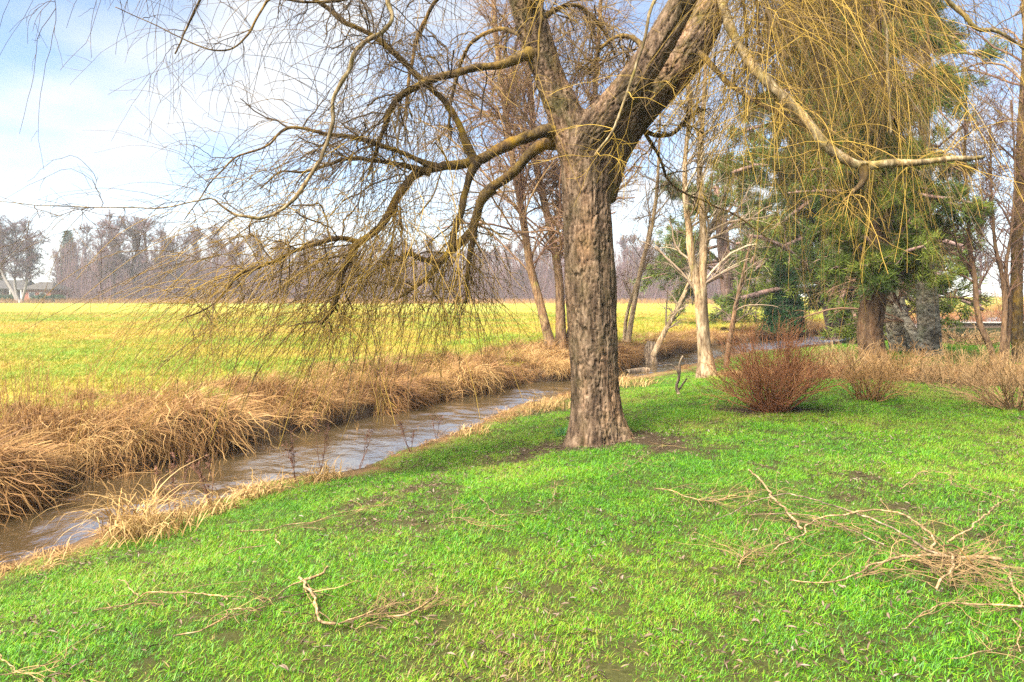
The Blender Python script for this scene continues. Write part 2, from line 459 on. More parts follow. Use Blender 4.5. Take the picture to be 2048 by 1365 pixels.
def height(x, y, dn=None, df=None):
    x = np.asarray(x, float); y = np.asarray(y, float)
    if dn is None:
        dn, df = sds(x, y)
    bed = -1.0
    lump = 0.035 * (fbm(x * 0.8, y * 0.8, seed=5, octv=3) - 0.5)
    wd = 3.3 + 0.9 * sstep(11, 17, y)
    tt = np.clip((dn - 0.1) / wd, 0, 1)
    zn = np.where(dn > 0, -0.44 * (1 - 0.5 * tt ** 1.35 - 0.5 * sstep(0, 1, tt)), 0)
    zn = np.where(dn > 0, np.minimum(zn, -0.54 + dn * 1.2) + lump, 0)
    big = 0.10 * (fbm(x * 0.5, y * 0.5, seed=9, octv=2) - 0.5)
    zf = -0.56 + 0.34 * sstep(0.0, 0.22, df) + 0.19 * sstep(0.15, 2.2, df) + lump + big * sstep(0.1, 1.0, df) * (1 - sstep(30, 60, df))
    z = np.where(dn > 0, zn, np.where(df > 0, zf, bed))
    far = sstep(100, 260, np.hypot(x, y))
    return z + 0.3 * far


def build_ground():
    def axis(lo, hi, fine_lo, fine_hi, step, grow=1.09):
        a = list(np.arange(fine_lo, fine_hi, step))
        s = step; v = a[-1]
        while v < hi:
            s *= grow; v += s; a.append(v)
        s = step; v = a[0]; b = []
        while v > lo:
            s *= grow; v -= s; b.append(v)
        return np.array(b[::-1] + a)
    xs = axis(-250, 250, -7.5, 11.5, 0.085, 1.10)
    ys = axis(-12, 300, 2.0, 27.0, 0.085, 1.07)
    X, Y = np.meshgrid(xs, ys)
    dn, df = sds(X, Y)
    Z = height(X, Y, dn, df)
    nx, ny = len(xs), len(ys)
    idx = np.arange(nx * ny).reshape(ny, nx)
    q = np.stack([idx[:-1, :-1], idx[:-1, 1:], idx[1:, 1:], idx[1:, :-1]], -1).reshape(-1, 4)
    mb = MB(); mb.add(np.stack([X, Y, Z], -1).reshape(-1, 3), q)
    g = mb.build('ground', ground_mat())
    # colours of the turf, soil and straw
    n1 = fbm(X * 0.35, Y * 0.35, seed=21); n2 = fbm(X * 2.2, Y * 2.2, seed=22); n3 = fbm(X * 0.05, Y * 0.12, seed=23, octv=5)
    lawn = np.array([0.042, 0.042, 0.013])[None, None] * (0.75 + 0.5 * n2[..., None])
    soil = np.array([0.045, 0.030, 0.017])
    straw = np.array([0.26, 0.16, 0.07])
    fy = np.array([0.225, 0.18, 0.028]); fg = np.array([0.125, 0.17, 0.018]); fb = np.array([0.23, 0.145, 0.045])
    t = sstep(0.42, 0.62, n1 * 0.5 + n3 * 0.5)[..., None]
    field = fy * (1 - t) + fg * t
    t2 = (sstep(0.50, 0.66, n3) * sstep(25, 60, Y))[..., None]
    field = field * (1 - 0.2 * t2) + fb * 0.2 * t2
    isf = (df > 0)[..., None]
    c = np.where(isf, field, lawn)
    bare = np.maximum(bare_mask(X, Y), 0)[..., None]
    c = c * (1 - bare) + soil * bare
    bank = np.where(df > 0, 1 - sstep(1.2, 3.0, df + (n2 - .5) * 2.0), 1 - sstep(0.25, 0.7, dn))[..., None]
    c = c * (1 - bank) + straw * 0.55 * bank
    wet = np.where(df > 0, 1 - sstep(0.1, 0.4, df), np.where(dn > 0, 1 - sstep(0.05, 0.25, dn), 1))[..., None]
    c = c * (1 - wet) + np.array([0.055, 0.036, 0.022]) * wet
    ca = g.data.attributes.new('gcol', 'FLOAT_COLOR', 'POINT')
    ca.data.foreach_set('color', np.concatenate([c, np.ones(c.shape[:2] + (1,))], -1).reshape(-1).astype(np.float32))
    tag(g, 'grassy ground with lawn, stream banks and wide meadow', 'ground', kind='structure')
    # water: a fine rippled sheet between the banks
    k, m = 1500, 70

    def res(line):
        d = np.concatenate([[0], np.cumsum(np.linalg.norm(np.diff(line, axis=0), axis=1))])
        s = np.linspace(0, 1, k) ** 1.6 * d[-1]
        return np.stack([np.interp(s, d, line[:, i]) for i in (0, 1)], 1)
    a, b = res(NEAR[1:]), res(FAR[1:])
    a2 = a + 0.35 * nrm(a - b); b2 = b + 0.45 * nrm(b - a)
    w_ = np.linspace(0, 1, m)[None, :, None]
    XY = a2[:, None] * (1 - w_) + b2[:, None] * w_
    x, y = XY[..., 0], XY[..., 1]
    fx, fy = x * 0.62 + y * 0.78, -x * 0.78 + y * 0.62      # along / across the flow
    wob = 1.5 * fbm(x * 0.9, y * 0.9, seed=80, octv=2)
    rip = 0.011 * (vnoise(fx * 5.0 + wob, fy * 3.2, seed=81) - 0.5) + 0.016 * (vnoise(fx * 2.3, fy * 1.9 + wob, seed=82) - 0.5)
    rip += 0.006 * (vnoise(fx * 11 + wob, fy * 7, seed=83) - 0.5)
    rip *= 1.7 * (0.55 + 0.9 * vnoise(x * 0.7, y * 0.7, seed=84))
    idx = np.arange(k * m).reshape(k, m)
    w = MB(); w.add(np.stack([x, y, ZW + rip], -1).reshape(-1, 3), np.stack([idx[:-1, :-1], idx[1:, :-1], idx[1:, 1:], idx[:-1, 1:]], -1).reshape(-1, 4))
    tag(w.build('stream', water_mat()), 'brown rippled stream reflecting pale sky between grassy banks', 'stream', kind='structure')


WX, WY = float(P(1196, 872, 8.45)[0]), 8.45           # willow foot
SHRUB1 = G(1543, 822)


def bare_mask(x, y):
    n = fbm(x * 1.7, y * 1.7, seed=31, octv=4)
    r = np.hypot((x - WX + 0.05) / 1.55, (y - WY + 0.35) / 0.95)
    b = 0.9 * (1 - sstep(0.45, 1.15, r)) * sstep(0.38, 0.56, n + 0.22 * (1 - r))
    r2 = np.hypot((x - SHRUB1[0]) / 0.85, (y - SHRUB1[1] - .05) / 0.35)
    b = np.maximum(b, (1 - sstep(0.6, 1.1, r2)))
    # worn, leafy patches before the tree
    m = fbm(x * 1.3 + 7, y * 1.3, seed=33, octv=4)
    r3 = np.hypot((x - 0.5) / 3.4, (y - 5.6) / 2.2)
    b = np.maximum(b, 0.6 * sstep(0.56, 0.68, m) * (1 - sstep(0.6, 1.2, r3)))
    return b


build_ground()

# ------------------------------------------------------------------ scattered cover (grass, litter)


def blades(mb, n, rad, l0, l1, w, lean0, lean1, bend, segs, rng, tl=(0.3, 0.7), dirbias=None, root=None, wtip=0.0, kink=0.0):
    ang = rng.uniform(0, 2 * math.pi, n)
    if dirbias is not None:
        ang = dirbias[0] + rng.normal(0, dirbias[1], n)
    rr = rad * np.sqrt(rng.uniform(0, 1, n)); ra = rng.uniform(0, 2 * math.pi, n)
    x0 = np.stack([rr * np.cos(ra), rr * np.sin(ra), np.zeros(n)], 1)
    if root is not None:
        x0 = root(n)
    L = rng.uniform(l0, l1, n); lean = rng.uniform(lean0, lean1, n); be = bend * rng.uniform(0.5, 1.5, n)
    u = np.linspace(0, 1, segs + 1)
    th = lean[:, None] + be[:, None] * u[None, :] ** 1.3
    if kink:
        th = th + (u[None, :] > rng.uniform(0.35, 0.9, n)[:, None]) * rng.uniform(0, kink, n)[:, None]
    ds = (L / segs)[:, None]
    hx = np.concatenate([np.zeros((n, 1)), np.cumsum(np.sin(th[:, 1:]) * ds, 1)], 1)
    hz = np.concatenate([np.zeros((n, 1)), np.cumsum(np.cos(th[:, 1:]) * ds, 1)], 1)
    az = ang[:, None] + np.cumsum(rng.normal(0, 0.10, (n, segs + 1)), 1)
    c = x0[:, None, :] + np.stack([hx * np.cos(az), hx * np.sin(az), hz], -1)
    sd = rng.uniform(0, math.pi, n)
    side = np.stack([-np.sin(ang + 0.6 * np.sin(sd)), np.cos(ang + 0.6 * np.sin(sd)), 0.3 * np.cos(sd)], -1)
    wd = w * rng.uniform(0.6, 1.3, n)[:, None] * (wtip + (1 - wtip) * (1 - u[None, :] ** 1.6)) * 0.5
    A = c - side[:, None, :] * wd[..., None]; B = c + side[:, None, :] * wd[..., None]
    V = np.stack([A, B], 2)
    tint = rng.uniform(tl[0], tl[1], n)
    k = segs + 1
    idx = np.arange(n * k * 2).reshape(n, k, 2)
    Q = np.stack([idx[:, :-1, 0], idx[:, :-1, 1], idx[:, 1:, 1], idx[:, 1:, 0]], -1).reshape(-1, 4)
    mb.add(V.reshape(-1, 3), Q, None, np.repeat(tint, k * 2))


def scatter(name, variants, pts, rot, scl, itint, label, cat, seed=1):
    """instances of a few small meshes on computed points, one uncountable object"""
    rng = np.random.default_rng(seed)
    col = bpy.data.collections.new(name + '_variants')
    for i, me in enumerate(variants):
        o = bpy.data.objects.new('%s_variant_%02d' % (name, i), me)
        col.objects.link(o)
    n = len(pts)
    me = bpy.data.meshes.new(name)
    me.vertices.add(n)
    me.vertices.foreach_set('co', np.asarray(pts, np.float32).ravel())
    for nm, ty, key, d in (('irot', 'FLOAT_VECTOR', 'vector', rot), ('iscl', 'FLOAT', 'value', scl), ('itint', 'FLOAT', 'value', itint)):
        a = me.attributes.new(nm, ty, 'POINT')
        a.data.foreach_set(key, np.asarray(d, np.float32).ravel())
    a = me.attributes.new('iidx', 'INT', 'POINT')
    a.data.foreach_set('value', rng.integers(0, len(variants), n).astype(np.int32))
    ob = bpy.data.objects.new(name, me)
    COL.objects.link(ob)
    ng = bpy.data.node_groups.new(name + '_scatter', 'GeometryNodeTree')
    ng.interface.new_socket('Geometry', in_out='INPUT', socket_type='NodeSocketGeometry')
    ng.interface.new_socket('Geometry', in_out='OUTPUT', socket_type='NodeSocketGeometry')
    L = ng.links.new
    gi = ng.nodes.new('NodeGroupInput'); go = ng.nodes.new('NodeGroupOutput')
    ip = ng.nodes.new('GeometryNodeInstanceOnPoints')
    ci = ng.nodes.new('GeometryNodeCollectionInfo')
    ci.inputs['Collection'].default_value = col
    ci.inputs['Separate Children'].default_value = True
    ci.inputs['Reset Children'].default_value = True

    def attr(nm, ty):
        a = ng.nodes.new('GeometryNodeInputNamedAttribute'); a.data_type = ty
        a.inputs['Name'].default_value = nm
        return a.outputs['Attribute']
    L(gi.outputs[0], ip.inputs['Points']); L(ci.outputs[0], ip.inputs['Instance'])
    ip.inputs['Pick Instance'].default_value = True
    L(attr('iidx', 'INT'), ip.inputs['Instance Index'])
    er = ng.nodes.new('FunctionNodeEulerToRotation')
    L(attr('irot', 'FLOAT_VECTOR'), er.inputs[0]); L(er.outputs[0], ip.inputs['Rotation'])
    L(attr('iscl', 'FLOAT'), ip.inputs['Scale'])
    L(ip.outputs[0], go.inputs[0])
    md = ob.modifiers.new('scatter', 'NODES'); md.node_group = ng
    return tag(ob, label, cat, kind='stuff')


def frustum_points(rng, d0, d1, dens, margin=1.0):
    """random ground points in the field of view between two distances, dens(y) per square metre"""
    out = []
    ys = np.linspace(d0, d1, max(2, int((d1 - d0) / 0.5)) + 1)
    for a, b in zip(ys[:-1], ys[1:]):
        hw = 0.70 * b + margin
        n = rng.poisson(dens(0.5 * (a + b)) * (b - a) * 2 * hw)
        out.append(np.stack([rng.uniform(-hw, hw, n), rng.uniform(a, b, n)], 1))
    return np.concatenate(out)


def bed_mask(x, y):
    """shrub bed at the right, behind the lawn"""
    e = 13.3 + 0.35 * np.sin(x * 1.3) + 0.30 * (x - 6.5) * -0.55
    return (x > 4.4) & (y > e) & (y < e + 3.2)


def lawn_cover():
    rng = np.random.default_rng(11)
    var = []
    for i in range(7):
        mb = MB()
        blades(mb, 105, 0.11, 0.014, 0.047, 0.0027, 0.05, 1.05, 0.7, 2, rng, (0.12, 0.9))
        blades(mb, 10, 0.12, 0.02, 0.06, 0.0032, 0.9, 1.45, 0.3, 2, rng, (-0.15, 0.10))
        var.append(mb.mesh('lawn_tuft_%02d' % i, M['lawn_blade']))
    p = frustum_points(rng, 2.2, 26, lambda d: 215 if d < 7 else 215 * (7 / d) ** 1.1, 0.8)
    x, y = p.T
    dn, df = sds(x, y)
    bare = bare_mask(x, y)
    keep = (dn > 0.22 + 0.25 * (vnoise(x * 2, y * 2, seed=40) - 0.3)) & (rng.uniform(0, 1, len(x)) > 0.16 + bare * 0.72) & (np.hypot(x - WX, y - WY) > 0.36) & ~bed_mask(x, y)
    p, x, y, bare = p[keep], x[keep], y[keep], bare[keep]
    z = height(x, y)
    n = len(x)
    patch = fbm(x * 0.9, y * 0.9, seed=41)
    it = 0.61 + (patch - 0.5) * 0.9 + rng.normal(0, 0.10, n) - 0.16 * bare
    it -= 0.22 * (1 - sstep(0.3, 1.0, sds(x, y)[0]))
    it -= 0.18 * sstep(0.5, 0.65, fbm(x * 0.5 + 3, y * 0.5, seed=42))
    scl = rng.uniform(0.7, 1.25, n) * (0.65 + 0.7 * fbm(x * 1.8, y * 1.8, seed=43)) * (1 + 0.035 * np.maximum(y - 7, 0)) * (1 - 0.35 * bare) * np.where(y > 12, 0.45 + 0.55 * sstep(0.4, 2.5, sds(x, y)[0]), 1.0)
    rot = np.stack([rng.normal(0, 0.10, n), rng.normal(0, 0.10, n), rng.uniform(0, 6.28, n)], 1)
    scatter('lawn_grass', var, np.c_[x, y, z - 0.004], rot, scl, it, 'short bright green lawn grass in the foreground', 'grass')


def field_cover():
    rng = np.random.default_rng(12)
    var = []
    for i in range(5):
        mb = MB()
        blades(mb, 46, 0.17, 0.05, 0.14, 0.009, 0.15, 0.9, 0.9, 2, rng, (0.25, 0.8))
        var.append(mb.mesh('meadow_tuft_%02d' % i, M['field_blade']))
    p = frustum_points(rng, 7, 62, lambda d: 46 if d < 16 else 46 * (16 / d) ** 1.5, 1.5)
    x, y = p.T
    dn, df = sds(x, y)
    keep = df > 0.8
    x, y, df = x[keep], y[keep], df[keep]
    n = len(x)
    z = height(x, y)
    it = 0.42 + (0.5 - fbm(x * 0.25, y * 0.25, seed=51)) * 1.1 + rng.normal(0, 0.2, n) + 0.35 * (1 - sstep(0.8, 2.6, df)) - 0.10
    it += 0.12 * sstep(14, 40, y)
    scl = rng.uniform(0.7, 1.3, n) * (1 + 0.02 * np.maximum(y - 12, 0))
    rot = np.stack([rng.normal(0, 0.10, n), rng.normal(0, 0.10, n), rng.uniform(0, 6.28, n)], 1)
    scatter('meadow_grass', var, np.c_[x, y, z], rot, scl, it, 'yellowish green meadow grass beyond the stream', 'grass')


def bank_points(rng, line, n_per_m, d0, d1, sign):
    d = np.concatenate([[0], np.cumsum(np.linalg.norm(np.diff(line, axis=0), axis=1))])
    n = int(d[-1] * n_per_m)
    s = rng.uniform(0, d[-1], n)
    c = np.stack([np.interp(s, d, line[:, i]) for i in (0, 1)], 1)
    i = np.clip(np.searchsorted(d, s) - 1, 0, len(line) - 2)
    t = nrm(line[i + 1] - line[i])
    nv = np.stack([t[:, 1], -t[:, 0]], 1) * sign
    off = rng.uniform(d0, d1, n)
    p = c + nv * off[:, None]
    return p, np.arctan2(-nv[:, 1], -nv[:, 0]), off


def bank_cover():
    rng = np.random.default_rng(13)
    var = []
    for i in range(7):
        mb = MB()
        blades(mb, 62, 0.16, 0.35, 0.85, 0.010, 0.15, 0.9, 1.9, 7, rng, (0.18, 0.85), dirbias=(0.0, 0.75), kink=0.9)
        blades(mb, 34, 0.22, 0.25, 0.6, 0.008, 0.5, 1.5, 0.9, 6, rng, (0.0, 0.7), kink=1.0)
        var.append(mb.mesh('bank_tuft_%02d' % i, M['dry_grass']))
    # far bank: long straw falling over the edge to the water
    ln = FAR[2:-1]
    p, az, off = bank_points(rng, ln, 68, 0.12, 3.0, -1)
    p2, az2, off2 = bank_points(rng, ln, 26, 0.04, 0.45, -1)
    p, az = np.concatenate([p, p2]), np.concatenate([az, az2])
    x, y = p.T
    dn, df = sds(x, y)
    k = (df > np.where(x > 2.5, 0.16, 0.04)) & (df < 3.0) & (np.hypot(x, y) < 45) & (rng.uniform(0, 1, len(x)) < np.where(df > 1.5, 0.5 - 0.25 * sstep(1.8, 3, df), 1.0))
    clump = fbm(x * 1.2, y * 1.2, seed=61, octv=3)
    k &= rng.uniform(0.0, 1.0, len(x)) < np.clip(1.6 * (clump - 0.5) + 0.85 + 0.15 * sstep(0.4, 1.2, df), 0.25, 1)
    x, y, az, df = x[k], y[k], az[k], df[k]
    n = len(x)
    z = height(x, y)
    big = np.clip(1.0 + 2.4 * (fbm(x * 1.1, y * 1.1, seed=62, octv=3) - 0.5), 0.45, 1.7)
    scl = 0.95 * rng.uniform(0.6, 1.25, n) * big * (1 - 0.25 * sstep(0.9, 2.0, df)) * (1 - 0.45 * sstep(2.0, 4.0, x))
    it = 0.5 + (fbm(x * 1.0, y * 1.0, seed=63) - 0.5) * 0.9 + rng.normal(0, 0.1, n) + 0.05 * sstep(0.3, 1.5, df)
    rot = np.stack([rng.normal(0, 0.15, n), 0.35 * (1 - sstep(0.1, 0.9, df)) + rng.normal(0, 0.15, n), az + rng.normal(0, 0.5, n)], 1)
    scatter('far_bank_grass', var, np.c_[x, y, z - 0.01], rot, scl, it, 'long dry straw-coloured grass hanging over the far bank', 'dry grass')
    # near bank: low ragged fringe
    var2 = []
    for i in range(5):
        mb = MB()
        blades(mb, 44, 0.13, 0.10, 0.34, 0.0075, 0.5, 1.35, 1.2, 6, rng, (0.15, 0.9), kink=0.8)
        var2.append(mb.mesh('fringe_tuft_%02d' % i, M['dry_grass']))
    ln = NEAR[2:-1]
    p, az, off = bank_points(rng, ln, 34, 0.0, 0.75, 1)
    x, y = p.T
    dn, df = sds(x, y)
    w = 0.20 + 0.5 * fbm(x * 0.55, y * 0.55, seed=64, octv=2)
    w = np.where((x < -1.9), w + 0.16, w)
    w = np.where((x > -1.9) & (x < -1.2), w * 0.35, w)
    w = np.where((x > 0.2) & (x < 2.2), w + 0.25, w)
    w = np.where(x > 3.2, w * 0.35, w)
    k = (dn > 0.06) & (dn < w) & (rng.uniform(0, 1, len(x)) < 0.75) & (np.hypot(x, y) < 40)
    x, y, az, dn = x[k], y[k], az[k], dn[k]
    n = len(x)
    z = height(x, y)
    scl = rng.uniform(0.35, 0.85, n) * (0.45 + 0.9 * fbm(x * 1.5, y * 1.5, seed=65, octv=2))
    it = 0.55 + (fbm(x * 1.3, y * 1.3, seed=66) - 0.5) * 0.9 + rng.normal(0, 0.1, n)
    rot = np.stack([rng.normal(0, 0.25, n), rng.normal(0, 0.25, n), rng.uniform(0, 6.28, n)], 1)
    scatter('near_bank_grass', var2, np.c_[x, y, z - 0.01], rot, scl, it, 'low dry grass fringe along the near bank of the stream', 'dry grass')
    # shrub bed litter and dead grass at the right
    p = frustum_points(rng, 10.5, 19, lambda d: 22, 1.0)
    x, y = p.T
    k = bed_mask(x, y)
    x, y = x[k], y[k]; n = len(x)
    scatter('shrub_bed_grass', var2, np.c_[x, y, height(x, y) - 0.01], np.stack([rng.normal(0, .2, n), rng.normal(0, .2, n), rng.uniform(0, 6.28, n)], 1),
            rng.uniform(0.7, 1.5, n), 0.42 + rng.normal(0, 0.15, n), 'dead brown grass between the shrubs at the right', 'dry grass')


def litter():
    rng = np.random.default_rng(14)
    var = []
    for i in range(6):
        mb = MB()
        L, w = rng.uniform(0.03, 0.055), rng.uniform(0.008, 0.014)
        u = np.linspace(0, 1, 5)
        cz = 0.004 * np.sin(u * math.pi * rng.uniform(0.7, 1.4)) + 0.004
        hw = w * np.sin(np.pi * (0.06 + 0.9 * u)) * 0.5
        cu = rng.uniform(-0.01, 0.01)
        V = np.stack([np.stack([u * L - L / 2, cu * u * u - hw, cz + 0.004], 1), np.stack([u * L - L / 2, cu * u * u, cz], 1), np.stack([u * L - L / 2, cu * u * u + hw, cz + 0.004], 1)], 1)
        idx = np.arange(15).reshape(5, 3)
        Q = np.concatenate([np.stack([idx[:-1, j], idx[1:, j], idx[1:, j + 1], idx[:-1, j + 1]], 1) for j in (0, 1)])
        mb.add(V.reshape(-1, 3), Q, None, rng.uniform(0.35, 0.65))
        var.append(mb.mesh('leaf_%02d' % i, M['leaf_litter']))
    p = frustum_points(rng, 2.4, 14, lambda d: 330, 0.5)
    x, y = p.T
    dn, df = sds(x, y)
    b = bare_mask(x, y)
    dens = 0.10 + 0.5 * sstep(0.5, 0.62, fbm(x * 2.2, y * 2.2, seed=35, octv=3)) + 0.95 * b + 0.5 * sstep(0.55, 0.68, fbm(x * 1.3 + 7, y * 1.3, seed=33, octv=4)) * (1 - sstep(2.5, 5, np.hypot(x - .5, y - 5.5)))
    k = (dn > 0.4) & (rng.uniform(0, 1, len(x)) < dens)
    x, y, b = x[k], y[k], b[k]; n = len(x)
    z = height(x, y) + 0.006 + rng.uniform(0, 0.03, n) * (1 - b)
    rot = np.stack([rng.normal(0, 0.35, n), rng.normal(0, 0.35, n), rng.uniform(0, 6.28, n)], 1)
    scatter('fallen_leaves', var, np.c_[x, y, z], rot, rng.uniform(0.45, 1.1, n), 0.36 + rng.normal(0, 0.24, n), 'small withered grey-brown leaves strewn on the lawn', 'leaves')


lawn_cover(); field_cover(); bank_cover(); litter()

# ------------------------------------------------------------------ branching


def spawn(rng, PT, RD, n, t0, t1, length, ang, K, droop, wig, rscale=0.5, rmin=0.002, gdir=(0, 0, -1), taper=0.35, up=0.0, lvar=0.5, tipshort=0.5):
    """n children on each parent polyline; returns child polylines and radii"""
    Np, Kp = PT.shape[:2]
    tot = Np * n
    par = np.repeat(np.arange(Np), n)
    t = rng.uniform(t0, t1, tot)
    f = t * (Kp - 1); i = np.minimum(f.astype(int), Kp - 2); w = (f - i)[:, None]
    st = PT[par, i] * (1 - w) + PT[par, i + 1] * w
    rd = RD[par, i] * (1 - w[:, 0]) + RD[par, i + 1] * w[:, 0]
    tg = nrm(PT[par, i + 1] - PT[par, i])
    rv = rng.normal(0, 1, (tot, 3))
    pr = nrm(rv - tg * np.sum(rv * tg, 1, keepdims=True))
    a = np.abs(rng.normal(ang, ang * 0.35, tot))[:, None]
    d = nrm(tg * np.cos(a) + pr * np.sin(a) + np.array([0, 0, up]))
    L = length * rng.uniform(1 - lvar, 1 + lvar, tot) * (1 - tipshort * t)
    u = np.linspace(0, 1, K)
    g = np.asarray(gdir, float)[None, :] + rng.normal(0, 0.28, (tot, 3)) * np.array([1, 1, 0.3])
    w1 = np.cumsum(rng.normal(0, wig, (tot, K, 3)), axis=1)
    dr = np.asarray(droop * rng.uniform(0.6, 1.4, tot))[:, None, None]
    D = nrm(d[:, None, :] + w1 + dr * (u ** 1.0)[None, :, None] * g[:, None, :])
    seg = D * (L / (K - 1))[:, None, None]
    C = np.concatenate([st[:, None, :], st[:, None, :] + np.cumsum(seg[:, :-1], axis=1)], axis=1)
    r0 = np.maximum(rd * rscale, rmin)
    R = r0[:, None] * (1 - (1 - taper) * u[None, :])
    return C, np.maximum(R, rmin * 0.6)


def bark_tube(mb, pts, rad, seg_len, tint=0.6, depth=0.016, fu=13.0, fv=3.0, seed=1, flare=None, groove=None, lobes=0.03):
    """thick limb with furrowed bark as real relief"""
    pr = np.c_[np.asarray(pts, float), np.asarray(rad, float)]
    Ltot = np.linalg.norm(np.diff(pr[:, :3], axis=0), axis=1).sum()
    n = int(Ltot / seg_len)
    s = spline(pr, n)
    c, r = s[:, :3], s[:, 3]
    sides = max(16, int(2 * math.pi * r.max() / (seg_len * 0.85)))
    T = nrm(np.gradient(c, axis=0))
    ref = np.array([0.0, 1.0, 0.0])
    n1 = nrm(np.cross(T, ref)); n2 = np.cross(T, n1)
    a = np.arange(sides) * 2 * math.pi / sides
    sl = np.concatenate([[0], np.cumsum(np.linalg.norm(np.diff(c, axis=0), axis=1))])
    A, S = np.meshgrid(a, sl)
    R = np.repeat(r[:, None], sides, 1)
    if flare is not None:
        R = R * flare(A, S)
    if groove is not None:
        R = R + groove(A, S)
    cx, cy = np.cos(A) * r.mean(), np.sin(A) * r.mean()
    R = R * (1 + lobes * 2 * (fbm(cx * 3, cy * 3, S * 1.1, seed=seed + 3, octv=2) - 0.5))
    wz = S * fv + 1.2 * (vnoise(cx * 6, cy * 6, S * 2.0, seed=seed + 5) - 0.5)
    na = fbm(cx * fu, cy * fu, wz, seed=seed, octv=3)
    nb = fbm(cx * fu * 1.2 + 9, cy * fu * 1.2, wz * 1.15 + 4, seed=seed + 8, octv=3)
    h = np.minimum(sstep(0.0, 0.065, np.abs(na - 0.5)), sstep(0.0, 0.055, np.abs(nb - 0.5)))
    fine = fbm(cx * 60, cy * 60, S * 18, seed=seed + 11, octv=2) - 0.5
    R = R + depth * (h - 0.7) + depth * 0.35 * fine
    V = c[:, None, :] + R[..., None] * (np.cos(A)[..., None] * n1[:, None, :] + np.sin(A)[..., None] * n2[:, None, :])
    idx = np.arange(n * sides).reshape(n, sides)
    Q = np.stack([idx[:-1], np.roll(idx[:-1], -1, 1), np.roll(idx[1:], -1, 1), idx[1:]], -1).reshape(-1, 4)
    mb.add(V.reshape(-1, 3), Q, None, tint)
    return c, r


